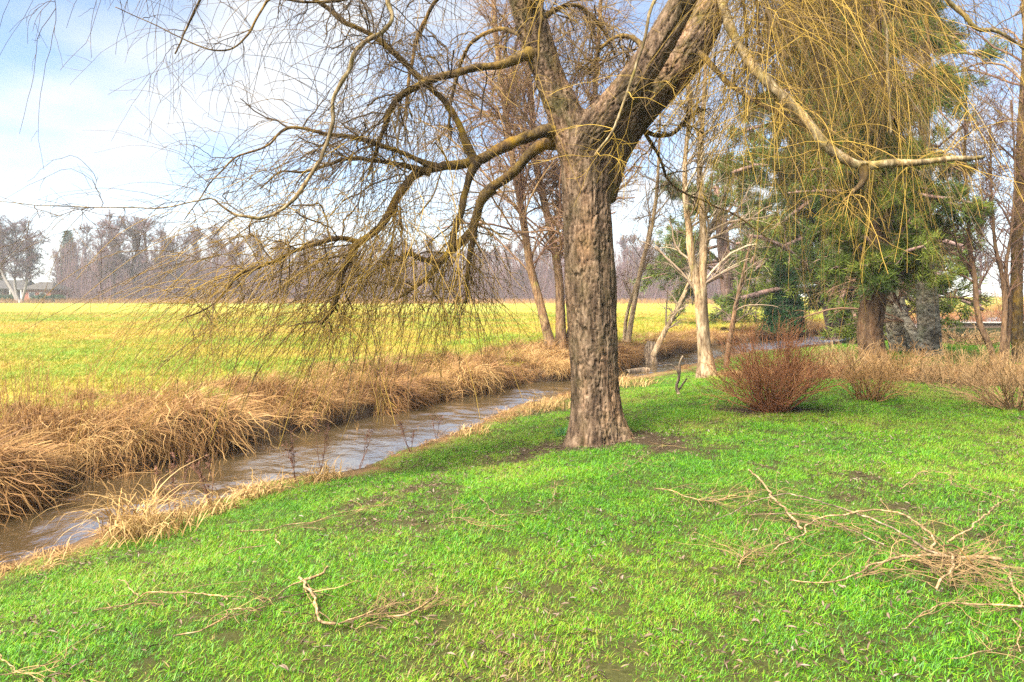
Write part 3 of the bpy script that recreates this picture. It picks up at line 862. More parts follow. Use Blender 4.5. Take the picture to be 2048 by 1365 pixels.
def wood_union(lines, root, org, mat, voxel=0.0125):
    """trunk and limbs fused to one continuous skin, then furrowed bark on it; cut into parts along the joints"""
    mb = MB()
    CL = []
    for k, (p, r, flare, groove) in enumerate(lines):
        L = np.linalg.norm(np.diff(p, axis=0), axis=1).sum()
        n = int(L / 0.03)
        q = spline(np.c_[p, r], n)
        c, rr = q[:, :3], q[:, 3]
        T = nrm(np.gradient(c, axis=0))
        n1 = nrm(np.cross(T, np.array([0.0, 1.0, 0.0]))); n2 = np.cross(T, n1)
        S = np.concatenate([[0], np.cumsum(np.linalg.norm(np.diff(c, axis=0), axis=1))])
        sides = 64
        A, SS = np.meshgrid(np.arange(sides) * 2 * math.pi / sides, S)
        R = np.repeat(rr[:, None], sides, 1)
        if flare:
            R = R * flare(A, SS)
        if groove:
            R = R + groove(A, SS)
        R = R * (1 + 0.10 * (fbm(np.cos(A) * 0.9, np.sin(A) * 0.9, SS * 1.3, seed=90 + k, octv=3) - 0.5) * 2)
        V = c[:, None, :] + R[..., None] * (np.cos(A)[..., None] * n1[:, None, :] + np.sin(A)[..., None] * n2[:, None, :])
        idx = np.arange(n * sides).reshape(n, sides)
        Q = np.stack([idx[:-1], np.roll(idx[:-1], -1, 1), np.roll(idx[1:], -1, 1), idx[1:]], -1).reshape(-1, 4)
        b0 = mb.n
        mb.add(V.reshape(-1, 3), Q)
        for cc, row in ((c[0], idx[0]), (c[-1], idx[-1])):
            b = mb.n
            mb.add(cc[None])
            i = np.arange(sides)
            mb.t.append(np.stack([np.full(sides, b), b0 + row[i], b0 + row[(i + 1) % sides]], 1))
        CL.append((c, rr, T, n1, n2, S))
    tmp = bpy.data.objects.new('fusing', mb.mesh('fusing', None))
    COL.objects.link(tmp)
    md = tmp.modifiers.new('fuse', 'REMESH'); md.mode = 'VOXEL'; md.voxel_size = voxel
    dg = bpy.context.evaluated_depsgraph_get()
    me = tmp.evaluated_get(dg).to_mesh()
    nv, nf = len(me.vertices), len(me.polygons)
    V = np.empty(nv * 3, np.float32); me.vertices.foreach_get('co', V); V = V.reshape(-1, 3).astype(float)
    lt = np.empty(nf, np.int32); me.polygons.foreach_get('loop_total', lt)
    lv = np.empty(len(me.loops), np.int32); me.loops.foreach_get('vertex_index', lv)
    E = np.empty(len(me.edges) * 2, np.int32); me.edges.foreach_get('vertices', E); E = E.reshape(-1, 2)
    st = np.concatenate([[0], np.cumsum(lt)[:-1]])
    Q = lv[st[lt == 4][:, None] + np.arange(4)[None]]
    tmp.evaluated_get(dg).to_mesh_clear()
    bpy.data.objects.remove(tmp)

    def nearest(V):
        q = np.empty((len(CL), len(V))); ii = np.empty((len(CL), len(V)), int)
        for k, (c, rr, *_) in enumerate(CL):
            for a in range(0, len(V), 20000):
                d2 = ((V[a:a + 20000, None, :] - c[None]) ** 2).sum(-1)
                j = d2.argmin(1)
                ii[k, a:a + 20000] = j
                q[k, a:a + 20000] = np.sqrt(d2[np.arange(len(j)), j]) / rr[j]
        return q, ii
    q, ii = nearest(V)
    q2 = np.sort(q, 0)[1]
    w = (1 - sstep(1.15, 1.9, q2)) * 0.9 + 0.06
    deg = np.bincount(E.ravel(), minlength=nv).astype(float)
    for it in range(45):
        acc = np.zeros_like(V)
        for ax in range(3):
            acc[:, ax] = np.bincount(E[:, 0], V[E[:, 1], ax], nv) + np.bincount(E[:, 1], V[E[:, 0], ax], nv)
        V += (acc / deg[:, None] - V) * (w * 0.6)[:, None]
    # vertex normals
    fn = np.cross(V[Q[:, 2]] - V[Q[:, 0]], V[Q[:, 3]] - V[Q[:, 1]])
    NV = np.zeros_like(V)
    for k in range(4):
        for ax in range(3):
            NV[:, ax] += np.bincount(Q[:, k], fn[:, ax], nv)
    NV = nrm(NV)
    q, ii = nearest(V)
    wt = np.exp(-9 * (q - q.min(0))); wt /= wt.sum(0)
    H = np.zeros(nv)
    for k, (c, rr, T, n1, n2, S) in enumerate(CL):
        j = ii[k]
        vec = V - c[j]
        a, b = (vec * n1[j]).sum(1), (vec * n2[j]).sum(1)
        m = np.hypot(a, b) + 1e-9
        R0 = rr.mean()
        s_ = S[j] + (vec * T[j]).sum(1)
        tw = 0.35 * (fbm(a / m * 1.5, b / m * 1.5, s_ * 1.6, seed=60 + k, octv=2) - 0.5)
        ct, sn = np.cos(tw), np.sin(tw)
        cx, cy = (a * ct - b * sn) / m * R0, (a * sn + b * ct) / m * R0
        na = fbm(cx * 27, cy * 27, s_ * 3.2, seed=40 + k, octv=3)
        nb = fbm(cx * 30, cy * 30, s_ * 11.0, seed=50 + k, octv=2)
        f1 = sstep(0.0, 0.07, np.abs(na - 0.5)); f2 = sstep(0.0, 0.06, np.abs(nb - 0.5))
        fine = fbm(cx * 70, cy * 70, s_ * 24, seed=55 + k, octv=2) - 0.5
        H += wt[k] * (f1 * (0.6 + 0.4 * f2) - 0.6 + 0.35 * fine)
    V = V + NV * (0.031 * H)[:, None]
    # parts: each face goes to the nearest stem
    own = np.argmin(q, 0)[Q[:, 0]]
    out = []
    for k in range(len(CL)):
        f = Q[own == k]
        u, inv = np.unique(f, return_inverse=True)
        pm = MB(); pm.add(V[u], inv.reshape(-1, 4), None, [0.45, 0.9, 0.6, 1.0][k])
        pm.build('trunk' if k == 0 else 'limb', mat, root, True, org)
        if k:
            out.append((CL[k][0], CL[k][1]))
    return out


def px_line(pts):
    """[(px,py,d,rpx)] -> world polyline and radii"""
    p = np.array([P(x, y, d) for x, y, d, r in pts])
    return p, np.array([r * d / F for x, y, d, r in pts])


# ------------------------------------------------------------------ the weeping willow
def build_willow():
    rng = np.random.default_rng(101)
    root = thing('weeping_willow', 'large bare weeping willow with furrowed trunk beside the stream', 'tree', (WX, WY, 0))
    org = (WX, WY, 0)

    def put(mb, name, mat, parent, kind=None):
        o = mb.build(name, mat, parent, True, org)
        if kind:
            o['kind'] = kind
        return o
    # trunk
    tp = [(1201, 905, 8.45, 56), (1199, 872, 8.45, 55), (1196, 820, 8.45, 52), (1193, 740, 8.45, 51), (1190, 650, 8.45, 53), (1186, 560, 8.45, 55), (1181, 470, 8.45, 53.5), (1177, 400, 8.45, 53), (1176, 345, 8.45, 56), (1178, 300, 8.45, 58), (1180, 262, 8.45, 50), (1180, 225, 8.45, 30)]
    p, r = px_line(tp)
    p[:, 0] -= 0.02; r = r * 0.89

    def flare(A, S):
        base = np.exp(-np.maximum(S - 0.10, 0) / 0.24)
        but = 0.18 + 0.52 * np.exp(-((A - 2.75) / 0.42) ** 2) + 0.30 * np.exp(-((A - 1.35) / 0.3) ** 2) + 0.34 * np.exp(-((A - 0.3) / 0.4) ** 2) + 0.4 * np.exp(-((A - 4.6) / 0.5) ** 2)
        return 1 + base * but * 0.9

    def groove(A, S):
        g = np.exp(-((A - (2.02 + 0.06 * np.sin(S * 2.5))) / 0.17) ** 2) * sstep(0.7, 2.4, S)
        g2 = np.exp(-((A - (0.9 + 0.1 * np.sin(S * 2))) / 0.2) ** 2) * sstep(2.2, 3.2, S)
        knot = np.exp(-((S - 2.18) / 0.035) ** 2) * np.exp(-((A - 1.75) / 0.45) ** 2)
        return -0.04 * g - 0.02 * g2 - 0.02 * knot
    limbs = [
        [(1172, 345, 8.42, 38), (1150, 285, 8.40, 40), (1126, 222, 8.38, 34), (1103, 165, 8.36, 29), (1083, 108, 8.34, 28), (1064, 50, 8.32, 30), (1048, -5, 8.30, 31), (1028, -90, 8.25, 30), (1000, -220, 8.1, 26), (960, -380, 7.9, 20)],
        [(1156, 345, 8.36, 24), (1170, 292, 8.28, 31), (1206, 238, 8.20, 31), (1262, 172, 8.12, 30), (1312, 98, 8.05, 28), (1352, 28, 7.98, 26), (1392, -50, 7.9, 25), (1440, -180, 7.8, 22), (1480, -330, 7.6, 18)],
        [(1195, 400, 8.55, 34), (1212, 325, 8.60, 39), (1243, 262, 8.66, 40), (1284, 205, 8.74, 40), (1332, 152, 8.84, 42), (1376, 96, 8.95, 40), (1412, 26, 9.08, 35), (1436, -60, 9.2, 32), (1470, -190, 9.3, 28), (1490, -360, 9.4, 20)],
    ]
    lines = [(p, r, flare, groove)] + [px_line(l) + (None, None) for l in limbs]
    LW = wood_union(lines, root, org, M['willow_bark'])
    # boughs traced along their course: (points, material, twigs, twig length, tint range, sweep)
    SW = (-0.42, -0.05, -1.0)        # left side twigs sweep to the left as they fall
    DN = (0.0, 0.0, -1.0)
    B = []

    def bough(pts, mat='bough_bark', nb=10, bl=0.5, nt=4, tl=0.9, tint=(0.15, 0.6), g=DN, dr=1.8, t0=0.15, lich=0.6, sub=2):
        B.append((pts, mat, nb, bl, nt, tl, tint, g, dr, t0, lich, sub))
    # left, low boughs
    bough([(1120, 262, 8.4, 17), (1080, 266, 8.3, 16), (1040, 278, 8.25, 15), (1000, 297, 8.2, 14), (960, 320, 8.15, 13), (920, 331, 8.1, 12), (880, 334, 8.05, 11.5), (845, 342, 8.0, 11), (818, 362, 7.95, 10), (796, 395, 7.9, 10), (776, 432, 7.85, 9.5), (748, 465, 7.8, 9), (715, 488, 7.75, 8.5), (690, 530, 7.7, 8), (676, 580, 7.65, 7.5), (664, 620, 7.6, 7), (640, 652, 7.55, 5)], nb=32, bl=0.75, nt=11, tl=1.4, tint=(0.2, 0.85), g=SW, dr=2.4, t0=0.35, lich=1.0)
    bough([(722, 488, 7.75, 6), (700, 480, 7.7, 6), (668, 478, 7.6, 6), (630, 488, 7.5, 5.6), (590, 503, 7.4, 5), (555, 520, 7.3, 4.6), (520, 530, 7.2, 4.2), (485, 545, 7.1, 3.6), (455, 580, 7.0, 3.0), (420, 615, 6.9, 2.2), (360, 640, 6.85, 1.4)], nb=28, bl=0.6, nt=9, tl=1.3, tint=(0.2, 0.8), g=SW, dr=2.2, t0=0.0, lich=1.0)
    bough([(1120, 283, 8.5, 15), (1085, 292, 8.55, 14), (1055, 310, 8.6, 13), (1035, 335, 8.65, 12), (1005, 362, 8.7, 11), (972, 385, 8.72, 10.5), (957, 415, 8.75, 10), (945, 455, 8.75, 10), (925, 482, 8.75, 9), (895, 510, 8.75, 8.5), (870, 540, 8.75, 7), (820, 580, 8.75, 5), (790, 600, 8.75, 3)], nb=24, bl=0.6, nt=6, tl=1.0, tint=(0.15, 0.7), g=(-0.3, 0, -1), dr=2.2, t0=0.3)
    bough([(985, 378, 8.7, 9), (965, 400, 8.68, 9), (953, 440, 8.66, 8), (946, 480, 8.64, 8), (938, 510, 8.62, 7), (934, 545, 8.6, 5.5), (931, 606, 8.6, 3)], nb=14, bl=0.5, nt=6, tl=1.0, tint=(0.3, 0.8), dr=2.4, t0=0.2)
    bough([(957, 318, 8.15, 10), (940, 350, 8.1, 9), (930, 385, 8.1, 9), (921, 430, 8.05, 8.5), (905, 470, 8.0, 8), (900, 500, 8.0, 7), (880, 522, 7.95, 6), (850, 520, 7.9, 6), (815, 507, 7.85, 5.5), (790, 520, 7.8, 5), (755, 525, 7.7, 3)], nb=18, bl=0.55, nt=6, tl=1.0, tint=(0.3, 0.9), g=(-0.25, 0, -1), dr=2.2, t0=0.3, lich=1.0)
    # left, upper
    bough([(1075, 102, 8.3, 14), (1035, 118, 8.2, 13), (1000, 130, 8.15, 11), (960, 134, 8.1, 9.5), (915, 146, 8.0, 9), (870, 158, 7.95, 9), (835, 172, 7.9, 8.5), (805, 190, 7.85, 7.5), (780, 222, 7.8, 7), (768, 262, 7.8, 5.5), (752, 300, 7.75, 4.5), (735, 350, 7.75, 3)], nb=22, bl=0.6, nt=6, tl=1.0, tint=(0.05, 0.55), dr=2.0, t0=0.25)
    bough([(945, 315, 8.15, 8), (932, 285, 8.1, 9), (912, 240, 8.1, 8.5), (885, 200, 8.05, 8), (852, 170, 8.0, 7.5), (830, 150, 7.95, 7), (800, 118, 7.9, 7), (765, 85, 7.85, 6.5), (725, 60, 7.8, 6), (690, 46, 7.75, 6), (650, 15, 7.7, 5.5), (610, -10, 7.6, 5), (560, -30, 7.5, 4)], nb=22, bl=0.6, nt=6, tl=0.9, tint=(0.05, 0.5), g=(-0.15, 0, -1), dr=1.8, t0=0.3, lich=1.4)
    bough([(1040, -60, 8.2, 10), (960, -120, 8.0, 9), (860, -110, 7.6, 8), (800, -60, 7.3, 7), (776, -5, 7.2, 6), (780, 45, 7.1, 5.5), (762, 66, 7.1, 5.8), (735, 80, 7.05, 5.8), (708, 105, 7.0, 5.5), (698, 140, 7.0, 5.3), (683, 165, 6.95, 5.2), (668, 195, 6.95, 5.0), (664, 250, 6.9, 5.0), (655, 285, 6.9, 5.0), (640, 318, 6.85, 5.0), (618, 355, 6.8, 5.0), (588, 398, 6.75, 4.8), (552, 427, 6.7, 4.4), (515, 437, 6.65, 4.0), (475, 430, 6.6, 3.2), (445, 415, 6.55, 2.6), (427, 398, 6.5, 2.2), (395, 402, 6.45, 1.9), (330, 415, 6.4, 1.7), (250, 416, 6.3, 1.5), (160, 414, 6.2, 1.3), (70, 410, 6.1, 1.1), (-20, 400, 6.0, 0.8)], mat='pale_bough', nb=26, bl=0.45, nt=4, tl=0.8, tint=(0.0, 0.4), g=(-0.3, 0, -1), dr=1.6, t0=0.3, lich=0.5)
    bough([(870, 336, 8.05, 8), (830, 318, 7.9, 6), (790, 300, 7.8, 6), (740, 285, 7.7, 5.5), (690, 272, 7.6, 5), (650, 268, 7.5, 4.5), (610, 258, 7.45, 4), (575, 258, 7.4, 3.8), (555, 268, 7.35, 3.3), (540, 290, 7.3, 3), (505, 305, 7.25, 2.6), (470, 316, 7.2, 2.3), (440, 345, 7.15, 2.0), (400, 395, 7.1, 1.6), (370, 440, 7.0, 1.2)], nb=17, bl=0.5, nt=5, tl=0.8, tint=(0.0, 0.4), g=SW, dr=1.6, t0=0.1)
    bough([(860, 345, 8.0, 7), (800, 330, 7.9, 6), (740, 320, 7.8, 5), (690, 318, 7.75, 4.5), (640, 335, 7.7, 4), (600, 345, 7.6, 3), (560, 345, 7.5, 2.3), (520, 380, 7.4, 1.8)], nb=22, bl=0.6, nt=6, tl=0.9, tint=(0.1, 0.6), g=SW, dr=2.0, t0=0.1)
    bough([(1000, -180, 8.1, 8), (880, -190, 7.6, 7), (760, -90, 7.1, 5), (690, 0, 6.9, 4), (610, 4, 6.8, 3.6), (540, -2, 6.7, 3.2), (515, 35, 6.65, 3), (495, 70, 6.6, 2.6), (465, 98, 6.55, 2.2), (430, 102, 6.5, 1.9), (370, 80, 6.45, 1.6), (310, 50, 6.4, 1.4), (230, 15, 6.3, 1.1)], nb=17, bl=0.5, nt=5, tl=0.7, tint=(0.0, 0.3), g=(-0.2, 0, -1), dr=1.6, t0=0.3)
    bough([(980, -280, 8.0, 8), (820, -330, 7.2, 7), (600, -260, 6.4, 5), (400, -150, 5.9, 4), (240, -70, 5.5, 3), (100, -30, 5.3, 2), (-40, 10, 5.1, 1.2)], nb=17, bl=0.4, nt=5, tl=0.8, tint=(0.0, 0.3), dr=2.6, t0=0.35)
    bough([(975, -300, 7.95, 8), (860, -420, 7.6, 7), (700, -400, 7.6, 6), (560, -260, 7.7, 5), (470, -120, 7.8, 4), (400, 0, 7.8, 3), (350, 110, 7.8, 2)], nb=17, bl=0.5, nt=5, tl=0.9, tint=(0.0, 0.3), dr=2.4, t0=0.3)
    bough([(1040, -50, 8.4, 8), (980, -60, 8.9, 7), (900, -30, 9.2, 6), (850, 40, 9.4, 5), (820, 140, 9.5, 4), (810, 230, 9.5, 3)], nb=22, bl=0.6, nt=6, tl=1.0, tint=(0.05, 0.5), dr=2.2, t0=0.2)
    bough([(1085, 112, 8.4, 8), (1040, 70, 8.7, 6), (990, 60, 9.0, 5), (940, 90, 9.2, 4.5), (910, 170, 9.3, 4), (895, 260, 9.3, 3)], nb=22, bl=0.6, nt=6, tl=1.0, tint=(0.1, 0.55), dr=2.0, t0=0.2)
    # middle (in the fork, before the trunk)
    bough([(1370, 5, 7.95, 9), (1345, -30, 7.6, 6), (1310, 0, 7.3, 4.4), (1285, 90, 7.2, 3.6), (1255, 185, 7.15, 3.2), (1225, 260, 7.1, 3), (1190, 310, 7.1, 2.4)], mat='pale_bough', nb=5, bl=0.3, nt=3, tl=0.6, tint=(0.6, 1.0), g=(-0.3, 0, -1), dr=1.4, t0=0.5)
    bough([(1300, 110, 8.1, 8), (1270, 80, 8.2, 6), (1235, 75, 8.3, 5), (1200, 100, 8.4, 4), (1180, 150, 8.4, 3)], nb=18, bl=0.5, nt=6, tl=0.7, tint=(0.15, 0.6), dr=1.6, t0=0.1)
    bough([(1070, 60, 8.3, 8), (1110, 20, 8.5, 6), (1150, 10, 8.6, 5), (1190, 40, 8.7, 4), (1230, 110, 8.8, 3)], nb=22, bl=0.5, nt=6, tl=0.8, tint=(0.15, 0.55), dr=1.6, t0=0.1)
    bough([(1060, 30, 8.2, 8), (1075, -60, 7.7, 6), (1085, -40, 7.4, 3.6), (1080, 60, 7.3, 2.6), (1072, 180, 7.3, 2)], nb=8, bl=0.3, nt=3, tl=0.8, tint=(0.4, 0.9), dr=2.2, t0=0.4)
    # right: pale broken bough and its neighbours
    bough([(1425, -60, 9.2, 11), (1438, -10, 8.9, 11), (1465, 62, 8.4, 12), (1500, 125, 8.0, 12.5), (1545, 172, 7.7, 12.5), (1590, 215, 7.55, 12.5), (1625, 258, 7.45, 12.5), (1655, 292, 7.4, 12), (1690, 318, 7.35, 11.5), (1728, 331, 7.3, 11), (1780, 329, 7.25, 10), (1840, 326, 7.2, 9), (1895, 319, 7.2, 7), (1940, 316, 7.2, 6), (1968, 312, 7.2, 4)], mat='pale_bough', nb=16, bl=0.35, nt=5, tl=0.8, tint=(0.3, 0.85), dr=2.2, t0=0.15, lich=0.6)
    bough([(1728, 331, 7.3, 9), (1727, 355, 7.28, 8), (1712, 382, 7.25, 6), (1690, 398, 7.2, 3)], mat='bough_bark', nb=5, bl=0.3, nt=4, tl=0.6, tint=(0.4, 0.9), dr=2.0, t0=0.3)
    bough([(1385, 90, 8.9, 8), (1420, 130, 8.5, 7), (1455, 165, 8.2, 6.5), (1500, 195, 8.0, 6), (1545, 222, 7.9, 5.5), (1590, 243, 7.8, 5), (1615, 256, 7.7, 4)], nb=14, bl=0.45, nt=5, tl=0.9, tint=(0.5, 1.0), dr=2.2, t0=0.1)
    bough([(1430, -60, 9.2, 12), (1500, -60, 8.6, 9), (1532, -5, 8.2, 8), (1545, 55, 8.1, 7.5), (1560, 95, 8.05, 7), (1577, 117, 8.0, 6)], mat='pale_bough', nb=10, bl=0.4, nt=5, tl=1.0, tint=(0.5, 1.0), dr=2.2, t0=0.4, lich=1.2)
    bough([(1240, 262, 8.75, 8), (1285, 262, 9.1, 6), (1310, 272, 9.2, 6), (1345, 268, 9.3, 5.5), (1370, 245, 9.3, 4.5), (1400, 215, 9.3, 3)], nb=16, bl=0.45, nt=5, tl=0.8, tint=(0.35, 0.85), dr=1.8, t0=0.2)
    bough([(1262, 225, 8.85, 7), (1290, 270, 9.1, 5), (1315, 310, 9.2, 4), (1345, 370, 9.3, 3), (1400, 400, 9.3, 2.6), (1470, 430, 9.2, 2.0), (1540, 480, 9.1, 1.5)], nb=18, bl=0.5, nt=4, tl=0.8, tint=(0.2, 0.7), dr=1.4, t0=0.2)
    # right: boughs over the frame that carry the curtain of twigs
    cur = [
        [(1440, -180, 7.8, 14), (1520, -260, 8.0, 10), (1600, -190, 8.2, 7), (1640, -90, 8.3, 5), (1660, 10, 8.3, 4), (1668, 120, 8.3, 3)],
        [(1470, -190, 9.3, 14), (1560, -260, 9.2, 11), (1660, -200, 9.0, 8), (1720, -100, 8.9, 6), (1750, 0, 8.8, 5), (1765, 120, 8.8, 4), (1775, 230, 8.8, 3)],
        [(1480, -280, 9.35, 12), (1600, -400, 8.6, 10), (1760, -380, 8.0, 8), (1850, -230, 7.7, 6), (1890, -80, 7.6, 5), (1900, 5, 7.6, 6), (1922, 25, 7.6, 6), (1950, 56, 7.6, 5.5), (1992, 62, 7.6, 5), (2030, 85, 7.6, 3.5), (2075, 130, 7.6, 2)],
        [(1436, -60, 9.2, 14), (1490, -110, 9.8, 10), (1560, -70, 10.2, 8), (1610, 10, 10.3, 6), (1630, 110, 10.3, 5), (1640, 230, 10.3, 3)],
        [(1470, -300, 7.7, 10), (1540, -420, 7.7, 8), (1680, -360, 7.9, 7), (1740, -200, 8.0, 5), (1765, -60, 8.0, 4.2), (1772, 60, 8.0, 4), (1776, 160, 8.0, 3.6), (1782, 270, 8.0, 3)],
        [(1470, -210, 9.3, 12), (1520, -220, 9.8, 9), (1560, -150, 10.0, 7), (1585, -50, 10.0, 5), (1590, 80, 10.0, 3)],
        [(1436, -70, 9.2, 12), (1470, -110, 8.6, 8), (1500, -60, 8.2, 6), (1515, 20, 8.0, 4), (1520, 110, 8.0, 3)],
        [(1490, -330, 9.4, 12), (1640, -420, 10.0, 9), (1760, -300, 10.4, 7), (1830, -150, 10.5, 5), (1850, 0, 10.5, 4), (1860, 130, 10.5, 3)],
        [(1480, -300, 9.4, 10), (1600, -350, 9.6, 8), (1690, -200, 9.7, 6), (1710, -60, 9.7, 4), (1720, 80, 9.7, 3)],
    ]
    cur.append([(1436, -60, 9.2, 12), (1450, -130, 8.9, 8), (1475, -80, 8.8, 6), (1490, 30, 8.8, 4), (1495, 150, 8.8, 3)])
    cur.append([(1450, -200, 7.8, 10), (1490, -260, 8.2, 8), (1560, -160, 8.4, 6), (1600, -30, 8.5, 4), (1612, 120, 8.5, 3)])
    for i, cpts in enumerate(cur):
        bough(cpts, mat='pale_bough' if i in (2, 4) else 'bough_bark', nb=19 if i != 2 else 14, bl=0.75, nt=8, tl=2.0 if i != 2 else 0.9, tint=(0.15, 0.85) if i != 2 else (0.2, 0.7), dr=3.0, t0=0.3, lich=0.8)
    # crown above the frame, towards the camera and away
    for a in (0.4, 1.5, 2.5, 3.6, 4.7, 5.6):
        c, rr = LW[int(a * 3) % 3]
        s = c[-5]
        dx, dy = math.cos(a), math.sin(a)
        pts = [np.r_[s, 0.05], np.r_[s + [dx * 0.8, dy * 0.8, 1.0], 0.04], np.r_[s + [dx * 2.0, dy * 2.0, 1.4], 0.03], np.r_[s + [dx * 3.0, dy * 3.0, 0.9], 0.02], np.r_[s + [dx * 3.5, dy * 3.5, 0.2], 0.012]]
        if s[1] + dy * 3.5 > 5.0:
            B.append((np.array(pts), 'bough_bark', 12, 0.6, 5, 1.0, (0.2, 0.7), DN, 2.6, 0.3, 0.6, 2))
    for pts, mat, nb, bl, nt, tl, tint, g, dr, t0, lich, sub in B:
        if isinstance(pts, list):
            p, r = px_line(pts)
            p = np.c_[p, r]
        else:
            p = pts
        n = int(np.linalg.norm(np.diff(p[:, :3], axis=0), axis=1).sum() / 0.045) + 4
        s = spline(p, n)
        c, r = s[:, :3].copy(), np.maximum(s[:, 3] * 0.78, 0.003)
        # small kinks and knots of a real bough
        j = np.stack([fbm(np.arange(n) * 0.22, np.full(n, k * 7.7 + p[0, 0]), seed=71 + k, octv=3) - 0.5 for k in range(3)], 1)
        c += j * np.minimum(3.0 * r, 0.035)[:, None] * sstep(0, 6, np.arange(n))[:, None]
        r = r * (0.9 + 0.3 * vnoise(np.arange(n) * 0.4, np.full(n, p[0, 2] * 9), seed=75))
        r = r * (1 + 0.7 * np.exp(-np.arange(n) * 0.045 / 0.10))
        mb = MB(); mb.tube(c, r, 9 if r.max() > 0.03 else 7, tint=lich)
        bo = put(mb, 'bough', M[mat], root)
        tw = MB()
        c1, r1 = c[None], r[None]
        # side branches, then hanging twigs, then fine shoots
        C2, R2 = spawn(rng, c1, r1, nb, t0, 1.0, bl, 1.0, 10, dr * 0.25, 0.24, 0.55, 0.0040, g, 0.5)
        R2 = np.minimum(R2, 0.0055 if mat == 'pale_bough' or tl > 1.5 else 0.0085)
        tw.tubes(C2, R2, 4, rng.uniform(tint[0], 0.6 * tint[0] + 0.4 * tint[1], len(C2)))
        C3, R3 = spawn(rng, C2, R2, nt, 0.1, 1.0, tl, 0.9, 12, dr * (0.7 if tl < 1.3 else 1.0), 0.17 if tl < 1.3 else 0.10, 0.6, 0.0026, g, 0.5, lvar=0.75, tipshort=0.0)
        R3 = np.minimum(R3, 0.0034)
        # keep out of the ground and the near foreground
        ok = (C3[:, :, 2].min(axis=1) > 0.12)
        C3, R3 = C3[ok], R3[ok]
        t3 = rng.uniform(tint[0], tint[1], len(C3))
        tw.tubes(C3, R3, 3, t3)
        if len(C3):
            C4, R4 = spawn(rng, C3, R3, sub, 0.1, 0.9, 0.30, 0.75, 6, dr * 0.3, 0.2, 0.8, 0.0019, g, 0.5)
            tw.tubes(C4, R4, 3, np.clip(np.repeat(t3, sub) + rng.normal(0, 0.1, len(C4)), 0, 1))
        o = put(tw, 'hanging_twigs', M['willow_twig'], bo, 'stuff')
    return root


build_willow()


# ------------------------------------------------------------------ other trees


def stem_tree(name, label, stems, bark, twig, seed, l1, l2, l3, tints, base=None, group=None, relief=0.008, trunkname='trunk', up=0.35, rmin=0.005, droop=0.2):
    """tree from traced stems + recursive branching. l1,l2,l3 = (count, length, angle, t0)"""
    rng = np.random.default_rng(seed)
    p0, _ = px_line(stems[0][:1])
    org = base if base is not None else (p0[0][0], p0[0][1], height(p0[0][0], p0[0][1]).item())
    root = thing(name, label, 'tree', org, group)
    allp, allr = [], []
    for st in stems:
        p, r = px_line(st)
        mb = MB()
        sl = max(0.02, r.max() * 0.16)
        c, rr = bark_tube(mb, p, r, sl, tint=0.6, depth=relief, fu=9, fv=2.2, seed=seed + len(allp))
        mb.build(trunkname if not allp else 'stem', M[bark], root, True, org)
        n = 40
        s = spline(np.c_[c, rr], n)
        allp.append(s[:, :3]); allr.append(s[:, 3])
    PT, RD = np.array(allp), np.array(allr)
    mb = MB()
    C, R = spawn(rng, PT, RD, l1[0], l1[3], 0.98, l1[1], l1[2], 9, droop, 0.12, 0.45, rmin * 1.6, up=up)
    R = np.minimum(R, 0.026)
    mb.tubes(C, R, 5, rng.uniform(tints[0], tints[1], len(C)))
    C2, R2 = spawn(rng, C, R, l2[0], l2[3], 1.0, l2[1], l2[2], 7, droop, 0.16, 0.55, rmin * 1.1, up=up * 0.6)
    mb.tubes(C2, R2, 3, rng.uniform(tints[0], tints[1], len(C2)))
    C3, R3 = spawn(rng, C2, R2, l3[0], l3[3], 1.0, l3[1], l3[2], 5, droop, 0.2, 0.7, rmin * 0.8, up=up * 0.3)
    ok = C3[:, :, 2].min(axis=1) > -0.4
    mb.tubes(C3[ok], R3[ok], 3, rng.uniform(tints[0], tints[1], ok.sum()))
    o = mb.build('crown', M[twig], root, True, org)
    o['kind'] = 'stuff'
    return root


# alder group on the far bank behind the willow
stem_tree('alder_tree', 'reddish bare alder with leaning stems on the far bank behind the willow trunk',
          [[(1105, 705, 20.4, 12.2), (1092, 655, 20.4, 9.4), (1078, 600, 20.4, 8.6), (1062, 540, 20.4, 7.9), (1048, 450, 20.4, 7.2), (1036, 380, 20.5, 6.5), (1015, 250, 20.6, 5.8), (995, 100, 20.7, 5.0), (985, -60, 20.8, 3.6)],
           [(1122, 705, 20.6, 12.2), (1121, 640, 20.6, 10.1), (1118, 560, 20.6, 8.6), (1106, 480, 20.6, 7.9), (1092, 420, 20.6, 7.2), (1078, 360, 20.7, 6.5), (1062, 200, 20.8, 5.8), (1050, 40, 20.9, 4.3), (1045, -90, 21, 2.9)],
           [(1135, 703, 20.8, 9.4), (1150, 620, 20.9, 7.9), (1160, 500, 21, 7.2), (1180, 300, 21.1, 5.8), (1195, 120, 21.2, 4.3), (1205, -60, 21.2, 2.9)]],
          'alder_bark', 'alder_twig', 201, (52, 3.4, 1.0, 0.2), (11, 1.2, 0.8, 0.12), (8, 0.6, 0.7, 0.1), (0.1, 0.95), rmin=0.005, droop=0.35)
